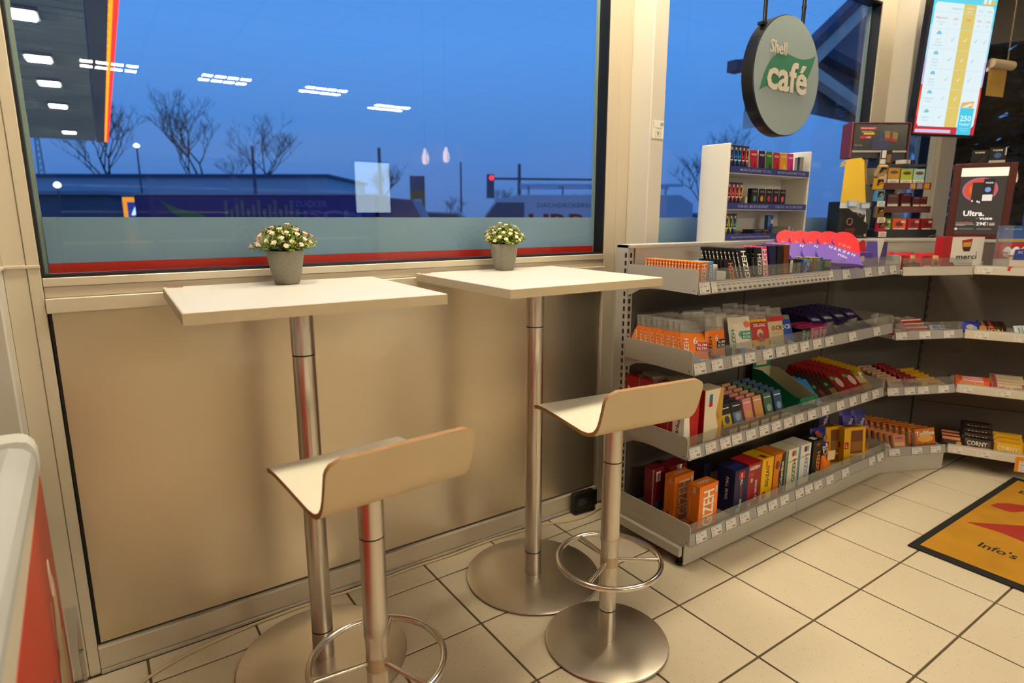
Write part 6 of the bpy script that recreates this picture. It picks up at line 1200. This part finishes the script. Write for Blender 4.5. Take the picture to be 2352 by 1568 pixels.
# store sign, lorry, van, cars
t = thing('store_sign', 'small lit orange and blue store sign in the distance', 'sign', (1.25, 33.5, -.15), R_(-10))
part('sign_box', t, lambda g: (g.bx(-.45, .45, -.1, .1, 0, 2.35, mt((1.0, .33, .02), .5, emit=.9)), ))
part('sign_face', t, lambda g: (g.bx(-.27, .45, -.13, -.101, .9, 2.12, mt((.02, .06, .35), .5, emit=.5)), g.prism([(-.14, 1.5), (.02, 1.5), (.22, 2.02), (.10, 2.02)], (0, -.131, 0), (1, 0, 0), (0, 0, 1), .02, mt((.6, .8, 1), .5, emit=1.2)), g.prism([(.10, 1.5), (.24, 1.5), (.42, 2.02), (.32, 2.02)], (0, -.131, 0), (1, 0, 0), (0, 0, 1), .02, mt((.6, .8, 1), .5, emit=1.2)), g.text('ALDI', (.09, -.14, 1.22), (1, 0, 0), (0, 0, 1), .30, mt((.6, .8, 1), .5, emit=1.2), .62, .02)))
NAVY = mt((.030, .035, .20), .6, 0, .2, 1); LEAF = mt((.04, .16, .08), .6)
t = thing('lorry', 'long navy lorry trailer with green leaf print across the street', 'lorry', (.7, 24.4, -.15), math.atan2(-5.0, 7.1))
part('trailer', t, lambda g: g.bx(0, 8.7, 0, 2.4, .6, 2.2, NAVY, .03)); part('roof_rail', t, lambda g: g.bx(-.02, 8.75, -.03, 2.4, 2.2, 2.25, BM))
part('leaf_print', t, lambda g: g.prism([(.9, 2.05), (1.5, 1.75), (2.4, 1.55), (3.0, 1.1), (2.0, 1.25), (1.4, 1.55)], (0, -.01, 0), (1, 0, 0), (0, 0, 1), .012, LEAF))
part('lettering', t, lambda g: (g.text('ZUCKER', (6.4, -.012, 1.9), (1, 0, 0), (0, 0, 1), .22, mt((.12, .13, .4), .6), bold=.02), g.text('FRISCH', (6.6, -.012, 1.5), (1, 0, 0), (0, 0, 1), .36, mt((.10, .11, .36), .6), 3.2, bold=.02)))
part('cab', t, lambda g: g.prism([(8.8, .5), (10.4, .5), (10.4, 1.3), (10.0, 2.05), (8.8, 2.15)], (0, 2.3, 0), (1, 0, 0), (0, 0, 1), 2.2, mt((.05, .06, .15), .4)))
for x in (1.2, 2.4, 7.6, 9.6): part('wheel', t, lambda g: g.cyl((x, -.02, .5), (x, .3, .5), .5, n=18, m=RUBBER))
t = thing('slatted_trailer', 'dark slatted trailer side left of the lorry centre', 'fence', (3.2, 21.6, -.15), math.atan2(-5.0, 7.1))  # row of slats models the dark side of a trailer
for q in range(14): part('post', t, lambda g: g.bx(q*.19, q*.19+.12, 0, .06, 0, 2.0-.15*((q*5) % 3), BD))
WV = mt((.55, .60, .70), .4)
t = thing('white_van', 'white van with roof rack and red lettering at the right window edge', 'van', (6.5, 10.6, -.15), math.atan2(-1.0, 1.42))
part('body', t, lambda g: g.prism([(0, .3), (5.2, .3), (5.2, 1.75), (4.9, 1.95), (1.2, 1.95), (.65, 1.85), (.2, 1.25), (0, 1.1)], (0, 1.9, 0), (1, 0, 0), (0, 0, 1), 1.9, WV))
part('roof_rack', t, lambda g: (g.tube([(1.2, .2, 2.18), (5.0, .2, 2.18)], .035, 6, WV), g.tube([(1.2, 1.6, 2.18), (5.0, 1.6, 2.18)], .035, 6, WV), [g.tube([(1.4+.8*q, .2, 1.95), (1.4+.8*q, .2, 2.18), (1.4+.8*q, 1.6, 2.18)], .025, 5, BM) for q in range(5)]))
part('windscreen', t, lambda g: g.prism([(.26, 1.28), (.66, 1.78), (1.3, 1.78), (1.3, 1.28)], (0, -.005, 0), (1, 0, 0), (0, 0, 1), .006, BD))
part('lettering', t, lambda g: (g.text('DACHDECKEREI BRENDEL', (2.6, -.008, 1.72), (1, 0, 0), (0, 0, 1), .10, mt((.15, .16, .2), .6), 2.0), g.text('URBAN', (2.55, -.008, 1.36), (1, 0, 0), (0, 0, 1), .34, mt((.45, .02, .02), .6), 2.3, bold=.03)))
for x in (.9, 4.2): part('wheel', t, lambda g: g.cyl((x, -.02, .33), (x, .2, .33), .33, n=18, m=RUBBER))
def car(loc, rz, label, colr):
    t = thing('parked_car', label, 'car', loc, rz, 'cars in the street')
    part('body', t, lambda g: g.prism([(0, .3), (4.1, .3), (4.1, .8), (3.6, .95), (3.0, 1.45), (1.4, 1.5), (.7, 1.0), (0, .9)], (0, 1.7, 0), (1, 0, 0), (0, 0, 1), 1.7, mt(colr, .3)))
    part('side_glass', t, lambda g: g.prism([(.95, 1.0), (3.3, 1.0), (2.9, 1.38), (1.5, 1.42)], (0, -.006, 0), (1, 0, 0), (0, 0, 1), .007, BD))
    for x in (.8, 3.3): part('wheel', t, lambda g: g.cyl((x, -.02, .32), (x, .2, .32), .32, n=16, m=RUBBER))
for i, (x, y, c) in enumerate(((10.2, 23.5, (.3, .34, .4)), (14.6, 21.5, (.5, .55, .62)), (19.0, 17.6, (.2, .22, .26)), (10.8, 14.2, (.5, .55, .62)))): car((x, y, .02), math.atan2(-1.0, 1.42), '%s of the cars in the street between lorry and van' % ORD[i], c)
# outer steel roof frame seen through the second window
BS = mt((.80, .84, .76), .6)
t = thing('porch_roof', 'grey steel gable frame of the annex outside the second window', 'roof', (0, 1.5, 0))
part('gable_sheet', t, lambda g: g.prism([(4.2, 2.35), (9, 5.75), (9, 2.0), (6.2, 2.30)], (0, .14, 0), (1, 0, 0), (0, 0, 1), -.05, mt((.30, .31, .36), .6)))
def beam(nm, a, b, h, d, m): part(nm, t, lambda g: g.prism([(a[0], a[1]), (b[0], b[1]), (b[0], b[1]+h), (a[0], a[1]+h)], (0, d, 0), (1, 0, 0), (0, 0, 1), .12, m))
beam('rafter', (4.0, 2.07), (9, 5.62), .15, .08, BS); beam('roof_edge', (3.9, 2.20), (9, 5.84), .10, .0, BD)
beam('tie_beam', (4.2, 2.72), (9, 1.66), .10, .06, BS); beam('cross_beam', (4.6, 2.86), (9, 2.36), .09, .10, BD); beam('cross_beam', (5.1, 2.58), (9, 2.0), .05, .11, BD)
part('roof_column', t, lambda g: g.tube([(7.6, .3, -.15), (7.6, .3, 4.4)], .08, 8, BS))
part('flood_lamp', t, lambda g: g.bx(3.70, 3.80, -.03, .06, 2.50, 2.59, BD)); part('lamp_arm', t, lambda g: g.tube([(3.75, .02, 2.58), (4.9, .05, 2.85)], .02, 6, BD))
